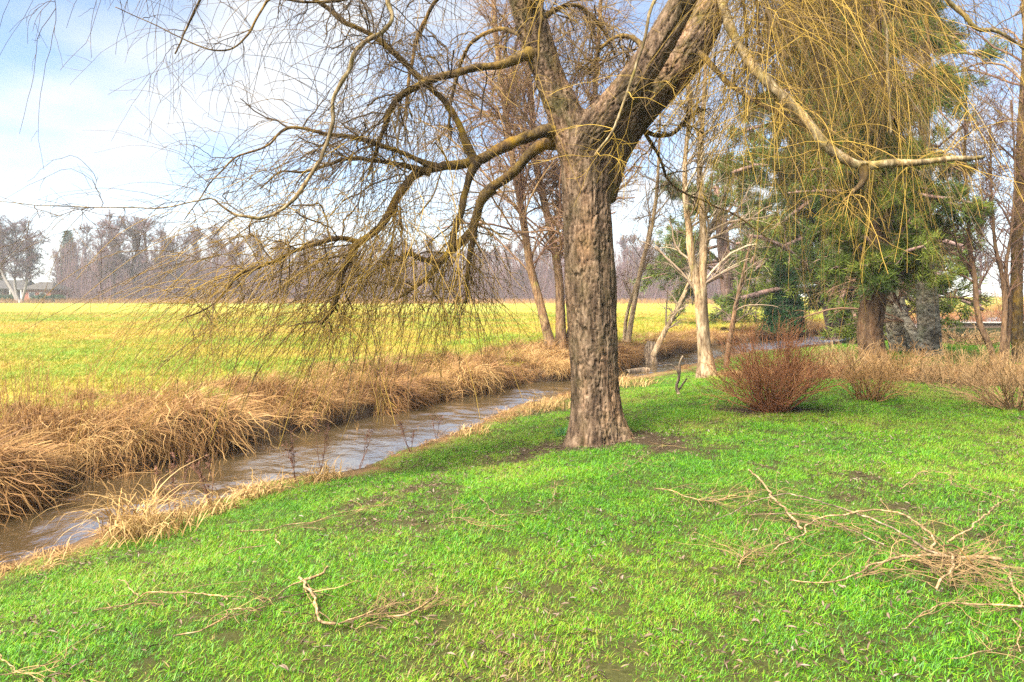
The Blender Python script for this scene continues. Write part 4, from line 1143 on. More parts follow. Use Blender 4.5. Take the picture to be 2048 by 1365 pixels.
stem_tree('bank_sapling', 'pair of thin leaning grey stems on the far bank right of the willow trunk',
          [[(1256, 684, 24, 6), (1263, 640, 24, 5), (1272, 590, 24, 5), (1284, 530, 24, 4.5), (1300, 470, 24, 4), (1312, 400, 24, 3.5), (1318, 300, 24, 2.5), (1322, 180, 24, 1.5)],
           [(1249, 682, 24.2, 4), (1252, 640, 24.2, 3.5), (1262, 600, 24.2, 3), (1275, 560, 24.2, 2.8), (1290, 500, 24.2, 2), (1300, 440, 24.2, 1.4)]],
          'grey_bark', 'grey_twig', 202, (16, 1.6, 0.9, 0.25), (6, 0.8, 0.8, 0.15), (5, 0.4, 0.7, 0.1), (0.0, 0.6), rmin=0.006)
stem_tree('leaning_sapling', 'single pole-like sapling leaning over the stream toward the right',
          [[(1306, 712, 21.5, 5.5), (1325, 672, 21.5, 5), (1345, 636, 21.5, 4.6), (1362, 602, 21.6, 4.2), (1376, 572, 21.7, 3.6), (1395, 530, 21.8, 2.5)]],
          'grey_bark', 'grey_twig', 203, (12, 1.0, 0.9, 0.2), (5, 0.5, 0.8, 0.15), (3, 0.3, 0.7, 0.1), (0.1, 0.7), rmin=0.005)
stem_tree('forked_tree', 'pale forked tree standing on the near bank beside the stream bend',
          [[(1414, 775, 16.1, 23.0), (1413, 748, 16.1, 21.6), (1412, 728, 16.1, 17.1), (1409, 700, 16.1, 14.0), (1406, 660, 16.1, 12.6), (1403, 620, 16.1, 12.2), (1402, 585, 16.1, 11.7), (1405, 545, 16.1, 8.1), (1407, 480, 16.1, 7.7), (1404, 420, 16.1, 6.8), (1399, 360, 16.1, 5.9), (1402, 290, 16.1, 5.0), (1410, 160, 16.1, 4.0), (1415, 0, 16.1, 2.7)],
           [(1402, 620, 16.05, 8.1), (1394, 575, 16.05, 8.1), (1388, 540, 16.05, 7.7), (1381, 500, 16.0, 7.2), (1378, 460, 16, 6.3), (1372, 410, 15.9, 5.4), (1370, 330, 15.9, 4.5), (1378, 230, 15.9, 3.6), (1372, 90, 15.9, 2.7)]],
          'grey_bark', 'grey_twig', 204, (22, 1.7, 1.0, 0.22), (6, 0.8, 0.8, 0.15), (5, 0.4, 0.7, 0.1), (0.1, 0.95), rmin=0.0048)
stem_tree('slim_sapling', 'slim dark sapling rising behind the red shrub at the stream edge',
          [[(1452, 735, 19, 5.5), (1458, 690, 19, 5), (1466, 645, 19, 4.5), (1474, 600, 19, 4), (1484, 560, 19, 3.5), (1492, 525, 19, 2.6), (1505, 470, 19, 1.5)]],
          'dark_bark', 'grey_twig', 205, (12, 1.1, 0.9, 0.25), (5, 0.5, 0.8, 0.15), (3, 0.3, 0.7, 0.1), (0.0, 0.5), rmin=0.005)
stem_tree('lichened_birch', 'white birch trunk with green lichen on its foot right of the straight trunk',
          [[(1862, 728, 18.8, 26), (1860, 705, 18.8, 23), (1858, 660, 18.8, 21), (1855, 610, 18.8, 20), (1850, 540, 18.8, 17), (1848, 460, 18.8, 14), (1850, 330, 18.8, 11), (1845, 150, 18.8, 9), (1850, -60, 18.8, 5)],
           [(1846, 700, 18.7, 10), (1828, 668, 18.9, 9), (1812, 640, 19.2, 8.5), (1795, 615, 19.5, 8), (1770, 560, 19.8, 6)]],
          'birch_bark', 'alder_twig', 207, (20, 2.2, 0.8, 0.3), (7, 1.1, 0.8, 0.15), (4, 0.6, 0.7, 0.1), (0.1, 0.9), relief=0.012, rmin=0.0055, droop=0.9)
stem_tree('leaning_birch', 'black and white birch trunk leaning left just behind the straight trunk',
          [[(1806, 705, 20.5, 24), (1800, 680, 20.5, 22), (1792, 640, 20.5, 21), (1784, 600, 20.5, 19), (1774, 540, 20.6, 16), (1768, 450, 20.7, 13), (1775, 300, 20.8, 10), (1780, 100, 20.9, 7), (1790, -60, 21, 4)],
           [(1842, 712, 19.6, 13), (1830, 690, 19.7, 12), (1816, 660, 19.9, 11), (1806, 630, 20.1, 10), (1795, 560, 20.3, 8), (1800, 440, 20.5, 6)]],
          'birch_bark', 'alder_twig', 208, (18, 2.4, 0.8, 0.35), (7, 1.2, 0.8, 0.15), (4, 0.6, 0.7, 0.1), (0.1, 0.9), relief=0.012, rmin=0.0055, droop=0.9)
stem_tree('multi_stem_tree', 'dark many-stemmed young tree fanning out in the shrubs at the right',
          [[(1998, 768, 16.2, 7.8), (1990, 730, 16.2, 6.6), (1978, 690, 16.2, 6.0), (1962, 655, 16.2, 5.4), (1953, 610, 16.2, 5.1), (1950, 560, 16.2, 4.5), (1940, 500, 16.2, 3.9), (1936, 420, 16.2, 3.0), (1930, 300, 16.2, 2.1), (1935, 150, 16.2, 1.2)],
           [(2002, 768, 16.3, 7.2), (2004, 720, 16.3, 6.0), (2008, 660, 16.3, 5.4), (2010, 600, 16.3, 4.8), (2004, 550, 16.3, 4.2), (1992, 500, 16.3, 3.3), (1985, 420, 16.3, 2.4), (1980, 250, 16.3, 1.5)],
           [(2006, 760, 16.4, 4.8), (2016, 680, 16.4, 4.2), (2020, 600, 16.4, 3.6), (2012, 540, 16.4, 3.3), (2022, 470, 16.4, 2.7), (2030, 350, 16.4, 1.8), (2022, 200, 16.4, 1.2)]],
          'dark_bark', 'alder_twig', 209, (26, 1.5, 0.8, 0.3), (8, 0.8, 0.8, 0.15), (5, 0.4, 0.7, 0.1), (0.0, 0.6), rmin=0.005)
stem_tree('mossy_tree', 'mossy yellowish trunk at the right edge of the view',
          [[(2040, 760, 17, 13.6), (2036, 700, 17, 11.6), (2033, 620, 17, 10.9), (2034, 520, 17, 10.2), (2038, 400, 17, 9.5), (2044, 260, 17, 8.2), (2052, 100, 17, 6.8), (2056, -80, 17, 4.8)]],
          'bough_bark', 'alder_twig', 210, (26, 2.6, 0.9, 0.25), (7, 1.2, 0.8, 0.15), (4, 0.55, 0.7, 0.1), (0.2, 0.95), relief=0.012, rmin=0.0055, droop=0.5)


# ------------------------------------------------------------------ conifers


def needle_fans(mb, rng, C, D, n, ln, w, spread, tint):
    """n flat needles bundles round each tip C (N,3) pointing about D"""
    k = len(C)
    c = np.repeat(C, n, 0); d = np.repeat(D, n, 0)
    dd = nrm(d + rng.normal(0, spread, (k * n, 3)))
    L = ln * rng.uniform(0.6, 1.3, k * n)
    s = nrm(np.cross(dd, rng.normal(0, 1, (k * n, 3))))
    c = c + rng.normal(0, ln * 0.28, (k * n, 3))
    a = c - s * w / 2; b = c + s * w / 2; e = c + dd * L[:, None]
    V = np.stack([a, b, e], 1).reshape(-1, 3)
    T = np.arange(k * n * 3).reshape(-1, 3)
    t = np.repeat(tint, n) + rng.normal(0, 0.10, k * n)
    mb.add(V, None, T, np.repeat(np.clip(t, 0, 1), 3))


def pine(name, label, stem, seed, nb, blen, zlow, droop, ncl, nn, ln, w, topscale=0.5, azbias=None, mat='needles', up=0.05, bare=0.25, bark='pine_bark'):
    rng = np.random.default_rng(seed)
    p, r = px_line(stem)
    org = (p[0][0], p[0][1], 0)
    root = thing(name, label, 'tree', org)
    mb = MB()
    c, rr = bark_tube(mb, p, r, max(0.03, r.max() * 0.1), tint=0.4, depth=0.03, fu=5, fv=1.6, seed=seed)
    mb.build('trunk', M[bark], root, True, org)
    s = spline(np.c_[c, rr], 60)
    PT, RD = s[None, :, :3], s[None, :, 3]
    zt = PT[0, :, 2]
    t0 = np.interp(zlow, zt, np.linspace(0, 1, 60))
    bm, nm = MB(), MB()
    # boughs: nearly level, long below, short at the top
    C, R = spawn(rng, PT, RD, nb, t0, 0.99, blen, 1.35, 10, droop, 0.07, 0.35, 0.02, up=up, lvar=0.35, tipshort=topscale)
    R = np.minimum(R, 0.09)
    bm.tubes(C, R, 5, 0.4)
    C2, R2 = spawn(rng, C, R, 17, bare, 1.0, blen * 0.26, 0.85, 6, droop * 0.4, 0.12, 0.5, 0.012, up=0.1, tipshort=0.35)
    C2[:, :, 2] = np.maximum(C2[:, :, 2], 0.25)
    bm.tubes(C2, R2, 3, 0.4)
    bo = bm.build('branches', M['pine_bark'], root, True, org); bo['kind'] = 'stuff'
    # needle tufts along the side shoots
    k = ncl
    t = rng.uniform(0.2, 1.0, (len(C2), k))
    f = t * 5; i = np.minimum(f.astype(int), 4); ww = (f - i)[..., None]
    row = np.arange(len(C2))[:, None]
    cc = (C2[row, i] * (1 - ww) + C2[row, i + 1] * ww).reshape(-1, 3) + rng.normal(0, blen * 0.02, (len(C2) * k, 3))
    dd = nrm(C2[row, i + 1] - C2[row, i]).reshape(-1, 3) + np.array([0, 0, 0.35])
    tint = np.clip(0.42 + 0.5 * (fbm(cc[:, 0] * 0.8, cc[:, 1] * 0.8, cc[:, 2] * 0.8, seed=seed, octv=3) - 0.5) * 2 + rng.normal(0, 0.06, len(cc)), 0, 1)
    needle_fans(nm, rng, cc, dd, nn, ln, w, 0.65, tint)
    o = nm.build('foliage', M[mat], root, False, org); o['kind'] = 'stuff'
    return root


pine('spreading_pine', 'big green pine with low sweeping boughs behind the red shrub',
     [(1690, 672, 29.5, 38), (1685, 650, 29.5, 32), (1676, 620, 29.5, 29), (1672, 560, 29.5, 28), (1690, 400, 29.5, 25), (1705, 200, 29.5, 21), (1715, 0, 29.5, 16), (1720, -200, 29.5, 9), (1722, -330, 29.5, 4)],
     301, 104, 4.8, 0.8, 0.65, 13, 16, 0.26, 0.036, topscale=0.4, bare=0.08)
pine('straight_pine', 'straight dark reddish-brown trunk with green needle boughs rising from the tan shrub bed',
     [(1757, 765, 16.5, 31), (1752, 735, 16.5, 27), (1744, 700, 16.5, 25), (1740, 660, 16.5, 24), (1744, 620, 16.5, 23), (1750, 590, 16.5, 22), (1757, 520, 16.5, 20), (1762, 400, 16.5, 17), (1760, 250, 16.5, 14), (1755, 80, 16.5, 11), (1750, -120, 16.5, 7), (1748, -260, 16.5, 3)],
     304, 74, 2.0, 1.7, 0.6, 9, 18, 0.16, 0.015, topscale=0.3, bare=0.1, bark='dark_bark', up=0.1)
pine('scots_pine', 'open dark pine seen behind the forked pale tree',
     [(1462, 640, 40, 16), (1458, 600, 40, 15), (1450, 520, 40, 13), (1440, 430, 40, 10), (1432, 370, 40, 5)],
     302, 26, 4.2, 1.6, 0.3, 7, 18, 0.26, 0.035, topscale=0.3, bare=0.45)


def cypress():
    rng = np.random.default_rng(311)
    b = G(1568, 672)
    d = b[1]
    root = thing('small_cypress', 'small dense dark green conifer beside the pine at the stream', 'tree', (b[0], d, 0))
    mb = MB(); mb.tube(np.array([[b[0], d, -0.05], [b[0] + .03, d, 0.7], [b[0], d, 1.8]]), [0.07, 0.05, 0.02], 8)
    mb.build('trunk', M['dark_bark'], root, True, (b[0], d, 0))
    n = 1500
    h = rng.uniform(0.15, 2.9, n); a = rng.uniform(0, 6.28, n)
    rr = 0.72 * (1 - (h / 3.1) ** 1.6) * np.sqrt(rng.uniform(0.15, 1, n)) * (0.75 + 0.5 * vnoise(np.cos(a) * 2, np.sin(a) * 2, h * 2.5, seed=5))
    C = np.stack([b[0] + rr * np.cos(a), d + rr * np.sin(a), h], 1)
    D = np.stack([np.cos(a) * 0.7, np.sin(a) * 0.7, np.ones(n)], 1)
    nm = MB(); needle_fans(nm, rng, C, D, 7, 0.19, 0.05, 0.5, np.clip(0.5 + rng.normal(0, 0.2, n), 0, 1))
    o = nm.build('foliage', M['cypress'], root, False, (b[0], d, 0)); o['kind'] = 'stuff'


cypress()

# ------------------------------------------------------------------ shrubs


def shrub(name, label, px, py, h, w, n, mat, seed, group=None, dark=0.0, rr=0.0048, sub=4, upright=1.0, base_r=0.16):
    rng = np.random.default_rng(seed)
    b = G(px, py)
    z0 = height(b[0], b[1]).item()
    org = (b[0], b[1], z0)
    root = thing(name, label, 'shrub', org, group)
    a = rng.uniform(0, 6.28, n)
    rad = w * 0.5 * np.sqrt(rng.uniform(0.02, 1, n)) * rng.uniform(0.8, 1.2, n)
    ht = h * (1 - 0.5 * (rad / (w * 0.6)) ** 2) * rng.uniform(0.45, 1.12, n)
    K = 9
    u = np.linspace(0, 1, K)
    br = base_r * np.sqrt(rng.uniform(0, 1, n)); ba = a + rng.normal(0, 0.8, n)
    ex = rng.uniform(0.6, 1.7, n)[:, None]
    x = br[:, None] * np.cos(ba)[:, None] + (rad[:, None] * u[None, :] ** ex) * np.cos(a)[:, None]
    y = br[:, None] * np.sin(ba)[:, None] + (rad[:, None] * u[None, :] ** ex) * np.sin(a)[:, None]
    z = -0.02 + ht[:, None] * (u[None, :] ** (0.95 / upright))
    C = np.stack([x, y, z], -1) + np.cumsum(rng.normal(0, 0.014, (n, K, 3)), 1) * u[None, :, None] * 2
    R = np.full((n, K), rr) * rng.uniform(0.8, 1.7, n)[:, None] * (1.15 - 0.75 * u[None, :])
    mb = MB()
    t = rng.uniform(0.15, 0.8, n)
    mb.tubes(C, R, 4, np.clip(t[:, None] * 0.8 + 0.35 * u[None, :] - dark, 0, 1))
    mb.build('stems', M[mat], root)['kind'] = 'stuff'
    C2, R2 = spawn(rng, C, R, sub, 0.3, 0.98, h * 0.42, 0.6, 7, 0.0, 0.13, 0.75, rr * 0.6, up=0.25)
    tw = MB()
    tw.tubes(C2, R2, 3, np.clip(np.repeat(t, sub) + 0.12 + rng.normal(0, 0.1, len(C2)), 0, 1))
    C3, R3 = spawn(rng, C2, R2, 2, 0.2, 0.95, h * 0.18, 0.5, 4, 0.0, 0.1, 0.8, rr * 0.55, up=0.3)
    tw.tubes(C3, R3, 3, rng.uniform(0.4, 1, len(C3)))
    tw.build('twigs', M[mat], root)['kind'] = 'stuff'
    return root


shrub('dogwood_shrub', 'large rounded red-brown bare shrub on a dark soil patch in the lawn', 1543, 824, 1.15, 1.5, 180, 'shrub_red', 401, base_r=0.17, sub=5)
shrub('dogwood_shrub', 'smaller orange-brown bare shrub on the lawn in front of the straight trunk', 1738, 802, 0.74, 0.95, 75, 'shrub_orange', 402, base_r=0.17)
shrub('dogwood_shrub', 'tan spreading bare shrub cut off by the right edge of the view', 2022, 818, 0.82, 1.7, 110, 'shrub_tan', 403, base_r=0.26)
bed = [(1660, 763, .95, 1.3, 'behind the big red shrub, at the left end of the shrub bed'), (1712, 757, .9, 1.2, 'left of the foot of the straight trunk'), (1772, 764, .95, 1.3, 'right of the foot of the straight trunk'),
       (1830, 772, .8, 1.1, 'in front of the lichened birch'), (1893, 780, .8, 1.1, 'right of the lichened birch'), (1955, 776, .95, 1.3, 'left of the many-stemmed tree'), (2030, 770, 1.1, 1.5, 'under the mossy trunk at the right edge'),
       (1690, 741, 1.0, 1.5, 'in the back row just left of the straight trunk'), (1800, 746, .9, 1.4, 'in the back row between straight trunk and lichened birch'), (1925, 752, .8, 1.2, 'in the back row left of the many-stemmed tree')]
for i, (px, py, h, w, where) in enumerate(bed):
    shrub('brush_shrub', 'tan brushwood shrub ' + where, px, py - 6, h * 0.7, w * 0.9, 40, ['shrub_tan', 'shrub_tan', 'shrub_orange'][i % 3], 410 + i, 'tan shrubs in the bed behind the lawn', rr=0.0045, sub=4, base_r=0.3)
for i, (px, py, d, h, w, where) in enumerate([(1930, 655, 46, 2.0, 4.5, 'beyond the low timber edging, left of the many-stemmed tree'), (2010, 655, 47, 2.1, 4.5, 'beyond the low timber edging, behind the many-stemmed tree'),
                                              (2075, 655, 46, 2.2, 4.5, 'beyond the low timber edging at the right edge'), (1860, 653, 52, 1.8, 5, 'far behind the lichened birch'), (1930, 697, 23.5, .55, 2.2, 'low on the back lawn right of the lichened birch')]):
    shrub('hedge_shrub', 'reddish bare hedge shrub ' + where, px, HZ + CH * F / d, h, w, 110, 'shrub_red' if i < 4 else 'shrub_tan', 430 + i, 'reddish shrubs at the back of the garden', rr=0.009, sub=4, base_r=w * 0.3)


def sapling():
    rng = np.random.default_rng(440)
    b = G(1357, 786)
    root = thing('gnarled_sapling', 'tiny gnarled bare sapling on the lawn edge right of the willow', 'sapling', (b[0], b[1], 0))
    d = b[1]
    L1 = [(1357, 788, d, 3.5), (1353, 772, d, 3), (1357, 760, d, 3), (1359, 742, d, 2.8), (1360, 725, d, 2.2), (1366, 712, d, 1.5)]
    L2 = [(1358, 750, d, 2), (1352, 738, d, 1.8), (1343, 730, d, 1.6), (1330, 731, d, 1.2), (1318, 728, d, .9)]
    L3 = [(1354, 782, d, 2.4), (1361, 776, d + .05, 2), (1366, 768, d + .1, 2), (1374, 757, d + .1, 1.6)]
    for L in (L1, L2, L3):
        p, r = px_line(L)
        s = spline(np.c_[p, r], 24)
        mb = MB(); mb.tube(s[:, :3], s[:, 3], 6, 0.5)
        mb.build('stem', M['log'], root, True, (b[0], d, 0))


sapling()

# ------------------------------------------------------------------ fallen branches on the lawn


def lawn_pt(px, py, lift):
    p = G(px, py, lift)
    z = height(p[0], p[1]).item()
    return G(px, py, z + lift)


def fallen(label, pts, r0, r1, seed, twigs=0, tl=0.35, mat='cut_wood', name='fallen_branch', lift=0.035, tmat='orange_twig', sides=7, arch=0.0, group=None):
    rng = np.random.default_rng(seed)
    n = len(pts)
    ar = arch * np.sin(np.linspace(0, math.pi, n))
    lf = lift + np.abs(rng.normal(0, 0.006, n)) + ar
    p = np.array([lawn_pt(x, y, l) for (x, y), l in zip(pts, lf)])
    k = max(8, int(np.linalg.norm(np.diff(p, axis=0), axis=1).sum() / 0.022))
    s = spline(np.c_[p, np.linspace(r0, r1, n)], k)
    c, r = s[:, :3], s[:, 3]
    r = 0.66 * r * (0.8 + 0.45 * vnoise(np.arange(k) * 0.35, np.full(k, seed * 1.7), seed=seed))
    jt = np.stack([fbm(np.arange(k) * 0.24, np.full(k, seed * 3.1 + q), seed=seed + q, octv=4) - 0.5 for q in range(3)], 1)
    c = c + jt * np.array([0.045, 0.045, 0.015])
    org = tuple(c.mean(axis=0))
    root = thing(name, label, 'branch', org, group)
    mb = MB(); mb.tube(c, r, sides, 0.5)
    mb.build('stick', M[mat], root, True, org)
    if twigs:
        C, R = spawn(rng, c[None], r[None], int(twigs * 1.6), 0.1, 1.0, tl, 0.8, 9, 0.3, 0.22, 0.5, 0.0020, tipshort=0.2)
        R = np.minimum(R, 0.0034)
        zg = height(C[..., 0], C[..., 1])
        C[..., 2] = np.maximum(C[..., 2] * 0.4 + 0.6 * (zg + 0.035), zg + 0.014)
        tw = MB(); tw.tubes(C, R, 3, rng.uniform(0.1, 1, len(C)))
        C2, R2 = spawn(rng, C, R, 2, 0.2, 1.0, tl * 0.45, 0.8, 6, 0.3, 0.2, 0.7, 0.0018)
        zg = height(C2[..., 0], C2[..., 1]); C2[..., 2] = np.maximum(C2[..., 2], zg + 0.012)
        tw.tubes(C2, R2, 3, rng.uniform(0.1, 1, len(C2)))
        tw.build('side_twigs', M[tmat], root, True, org)['kind'] = 'stuff'
    return root


def z8(l): return [(1148 + x * 0.4395, 850 + y * 0.4395) for x, y in l]
def z7(l): return [(x * 0.4395, 800 + y * 0.4395) for x, y in l]


PILE = 'cut willow branches heaped on the lawn at the right'
fallen('straight pale cut branch slanting down from the top of the heap on the right lawn', z8([(790, 205), (850, 250), (900, 325), (960, 385), (1010, 440), (1040, 475)]), 0.010, 0.013, 501, 6, 0.3, lift=0.05, group=PILE)
fallen('long dark arched branch crossing the whole heap on the right lawn', z8([(600, 435), (700, 410), (830, 345), (1000, 318), (1100, 345), (1200, 375), (1330, 420), (1450, 470), (1540, 520), (1640, 580), (1720, 600)]), 0.004, 0.011, 502, 14, 0.4, mat='log', lift=0.06, arch=0.06, group=PILE)
fallen('curved pale branch arching over the middle of the heap', z8([(900, 585), (950, 540), (1040, 500), (1070, 455), (1140, 420), (1230, 410), (1310, 395), (1400, 392), (1490, 405), (1570, 450), (1620, 500), (1640, 570)]), 0.006, 0.011, 503, 16, 0.4, lift=0.05, arch=0.08, group=PILE)
fallen('thickest pale branch lying along the front of the heap', z8([(980, 712), (1180, 710), (1280, 680), (1340, 645), (1420, 620), (1530, 598), (1700, 598), (1850, 603), (1940, 610)]), 0.005, 0.014, 504, 22, 0.4, lift=0.045, arch=0.03, group=PILE)
fallen('thin crooked branch pointing up to the right out of the heap', z8([(1700, 530), (1800, 480), (1840, 440), (1890, 400), (1920, 365), (1980, 340)]), 0.010, 0.005, 505, 6, 0.3, lift=0.06, arch=0.05, group=PILE)
fallen('thin bent branch in front of the heap running to the right edge', z8([(1520, 920), (1600, 850), (1700, 810), (1800, 815), (1920, 820), (2060, 832)]), 0.004, 0.008, 506, 14, 0.35, group=PILE)
fallen('small hooked branch lying alone on the lawn above the heap', z8([(1480, 290), (1540, 255), (1590, 215), (1640, 210), (1680, 220), (1720, 270)]), 0.006, 0.004, 507, 10, 0.25, group=PILE)
fallen('short branch bending down at the right edge beside the heap', z8([(1990, 665), (1985, 700), (2010, 760), (2050, 830)]), 0.009, 0.006, 508, 5, 0.3, group=PILE)
fallen('brown twiggy knot of cut stems at the right end of the heap', z8([(1650, 740), (1665, 700), (1700, 680), (1715, 640), (1712, 580)]), 0.009, 0.010, 509, 24, 0.42, lift=0.07, arch=0.05, group=PILE)
fallen('second tangle of orange shoots at the right end of the heap', z8([(1640, 560), (1700, 545), (1760, 570), (1800, 600), (1830, 640)]), 0.008, 0.006, 510, 24, 0.42, mat='bough_bark', lift=0.07, arch=0.06, group=PILE)
fallen('pale slender branch left of the heap nearest the willow', z8([(370, 290), (440, 300), (520, 330), (620, 345), (740, 318)]), 0.004, 0.007, 511, 14, 0.4, group=PILE)
fallen('forked brown stick left of the front of the heap', z8([(740, 650), (760, 605), (790, 570)]), 0.007, 0.006, 512, 18, 0.4, group=PILE)
fallen('dark slim branch lying level through the top of the heap', z8([(790, 412), (900, 405), (1020, 404), (1150, 430), (1260, 480), (1400, 545)]), 0.004, 0.007, 513, 12, 0.35, mat='log', lift=0.05, group=PILE)
fallen('slim branch at the lower right corner curling toward the edge', z8([(2000, 880), (2030, 950), (2020, 1000), (2045, 1035)]), 0.005, 0.003, 514, 4, 0.25, group=PILE)
fallen('thin dry twig lying in the lower right lawn', z8([(1700, 1065), (1800, 1050), (1920, 1020)]), 0.003, 0.004, 515, 3, 0.2, group=PILE)
LEFT = 'loose sticks on the left part of the lawn'
fallen('long thin forked stick lying level on the left lawn', z7([(410, 965), (500, 945), (600, 930), (660, 885), (800, 880), (930, 880), (1040, 910)]), 0.004, 0.0065, 520, 8, 0.3, tmat='orange_twig', group=LEFT)
fallen('short stick joining the long forked stick on the left lawn', z7([(540, 815), (590, 850), (640, 895)]), 0.004, 0.005, 521, group=LEFT)
fallen('crooked thin stick below the long forked stick', z7([(800, 1080), (900, 1050), (1000, 1000), (1040, 955), (1160, 965)]), 0.005, 0.004, 522, 4, 0.25, group=LEFT)
fallen('thick pale sawn branch with a bend, lower centre left of the lawn', z7([(1372, 812), (1395, 850), (1420, 890), (1450, 960), (1465, 1015), (1530, 1022)]), 0.011, 0.009, 523, 6, 0.3, lift=0.03, group=LEFT)
fallen('short thick pale stub at the top of the bent sawn branch', z7([(1483, 762), (1450, 800), (1390, 815)]), 0.008, 0.011, 524, lift=0.04, group=LEFT)
fallen('thin stick running down left from the bent sawn branch', z7([(1375, 822), (1300, 860), (1200, 920), (1150, 950)]), 0.006, 0.003, 525, 4, 0.25, group=LEFT)
fallen('twiggy end branch right of the bent sawn branch', z7([(1530, 1022), (1600, 995), (1700, 960), (1800, 915)]), 0.007, 0.004, 526, 16, 0.35, group=LEFT)
fallen('pale doubled shoot curving upward right of the bent sawn branch', z7([(1750, 990), (1820, 985), (1900, 945), (1970, 900), (1995, 850)]), 0.008, 0.005, 527, 7, 0.25, lift=0.04, group=LEFT)
fallen('thin curved stick on the lawn near the bank grass', z7([(1030, 705), (1100, 675), (1215, 660)]), 0.004, 0.005, 528, group=LEFT)
fallen('very long thin shoot lying across the lawn toward the willow', z7([(1095, 600), (1230, 590), (1300, 570), (1440, 550), (1560, 510), (1700, 490), (1780, 440)]), 0.0045, 0.003, 529, 7, 0.3, group=LEFT)
fallen('tiny pale stick end near the long thin shoot', z7([(1252, 615), (1262, 640), (1274, 658)]), 0.006, 0.006, 530, lift=0.02, group=LEFT)
fallen('thin yellow shoot in the lower left corner', z7([(-20, 1165), (100, 1240), (210, 1300)]), 0.004, 0.003, 531, 4, 0.25, tmat='orange_twig', mat='pale_bough', group=LEFT)
fallen('second yellow shoot in the lower left corner, lying nearly level', z7([(-20, 1258), (90, 1240), (220, 1200)]), 0.003, 0.003, 532, 3, 0.25, mat='pale_bough', group=LEFT)
fallen('slender twig under the willow in front of its trunk', [(1215, 958), (1260, 935), (1300, 905), (1345, 880)], 0.004, 0.003, 533, 6, 0.3, mat='pale_bough', group=LEFT)
fallen('small twig lying left of the willow foot', [(960, 995), (1010, 1030), (1060, 1025), (1110, 960)], 0.004, 0.003, 534, 6, 0.3, mat='pale_bough', group=LEFT)
fallen('forked twig in the middle of the lawn left of the willow', [(870, 1050), (910, 1035), (950, 1050), (1010, 1052)], 0.004, 0.003, 535, 10, 0.35, mat='pale_bough', group=LEFT)

# ------------------------------------------------------------------ bank plants


def clump(label, px, py, n, h, w, seed, lean=None, mat='straw', name='dry_grass_clump', zz=None, bend=1.4, wid=0.011, cat='grass clump', tl=(0.2, 0.95)):
    rng = np.random.default_rng(seed)
    p = G(px, py, -0.45 if zz is None else zz)
    z = height(p[0], p[1]).item()
    p = G(px, py, max(z, -0.5)); z = max(height(p[0], p[1]).item(), -0.55)
    mb = MB()
    blades(mb, n, w, h * 0.55, h, wid, 0.02, 0.55, bend, 9, rng, tl, dirbias=lean, kink=0.9)
    blades(mb, n // 3, w * 1.6, h * 0.2, h * 0.5, wid, 0.3, 1.3, 1.0, 6, rng, (0.1, 0.7), kink=1.0)
    o = mb.build(name, M[mat])
    o.location = (p[0], p[1], z - 0.01)
    return tag(o, label, cat, 'dry grass clumps on the near bank' if mat == 'straw' else None)


clump('tall golden dry grass clump leaning over the water on the near bank, left', 262, 1072, 110, 0.98, 0.20, 601)
clump('lower pale dry grass clump at the foot of the tall golden clump', 330, 1075, 120, 0.55, 0.26, 602)
clump('bushy dry grass tuft on the near bank right of the tall golden clump', 430, 1030, 90, 0.42, 0.24, 603)
clump('dry grass tuft on the near bank midway to the dead weeds', 530, 993, 90, 0.42, 0.2, 604)
clump('rounded straw tuft on the near bank at the dead weed stalks', 648, 965, 110, 0.42, 0.2, 605)
clump('golden straw tuft on the near bank left of the willow trunk', 1105, 822, 130, 0.55, 0.4, 606)
clump('tawny tuft on the near bank well left of the willow trunk', 945, 872, 80, 0.38, 0.25, 607)
clump('pale straw tuft on the near bank just right of the willow trunk', 1275, 775, 120, 0.55, 0.45, 608)
clump('small green daffodil leaf clump at the left foot of the willow', 1122, 868, 26, 0.24, 0.07, 609, mat='daffodil', name='daffodil_clump', zz=0, bend=0.9, wid=0.014, cat='plant')


def weed(label, px, py, h, seed, lean=0.0, n=3):
    rng = np.random.default_rng(seed)
    p = G(px, py, -0.45); z = max(height(p[0], p[1]).item(), -0.5)
    p = G(px, py, z)
    mb = MB()
    for i in range(n):
        k = 12
        u = np.linspace(0, 1, k)
        hh = h * rng.uniform(0.7, 1.0)
        d = np.array([lean + rng.normal(0, 0.18), rng.normal(0, 0.15), 1.0])
        c = d[None, :] * (u * hh)[:, None] + np.cumsum(rng.normal(0, 0.006, (k, 3)), 0)
        mb.tube(c, 0.0045 * (1.1 - 0.7 * u), 5, rng.uniform(0.2, 0.7))
        C, R = spawn(rng, c[None], np.full((1, k), 0.004), 7, 0.35, 1.0, 0.16 * h, 0.6, 5, 0.1, 0.1, 0.7, 0.002, up=0.4)
        mb.tubes(C, R, 3, rng.uniform(0.1, 0.6, len(C)))
        # withered seed heads
        tips = np.concatenate([C[:, -1], C[:, 3], c[-4:]])
        m = len(tips) * 3
        cc = np.repeat(tips, 3, 0) + rng.normal(0, 0.012, (m, 3))
        a = rng.normal(0, 0.008, (m, 3)); b = rng.normal(0, 0.008, (m, 3))
        mb.add(np.stack([cc - a, cc + b, cc + a], 1).reshape(-1, 3), None, np.arange(m * 3).reshape(-1, 3), rng.uniform(0, 0.5))
    o = mb.build('dead_weed', M['weed'])
    o.location = (p[0], p[1], z - 0.01)
    return tag(o, label, 'dead plant', 'withered weeds on the near bank')


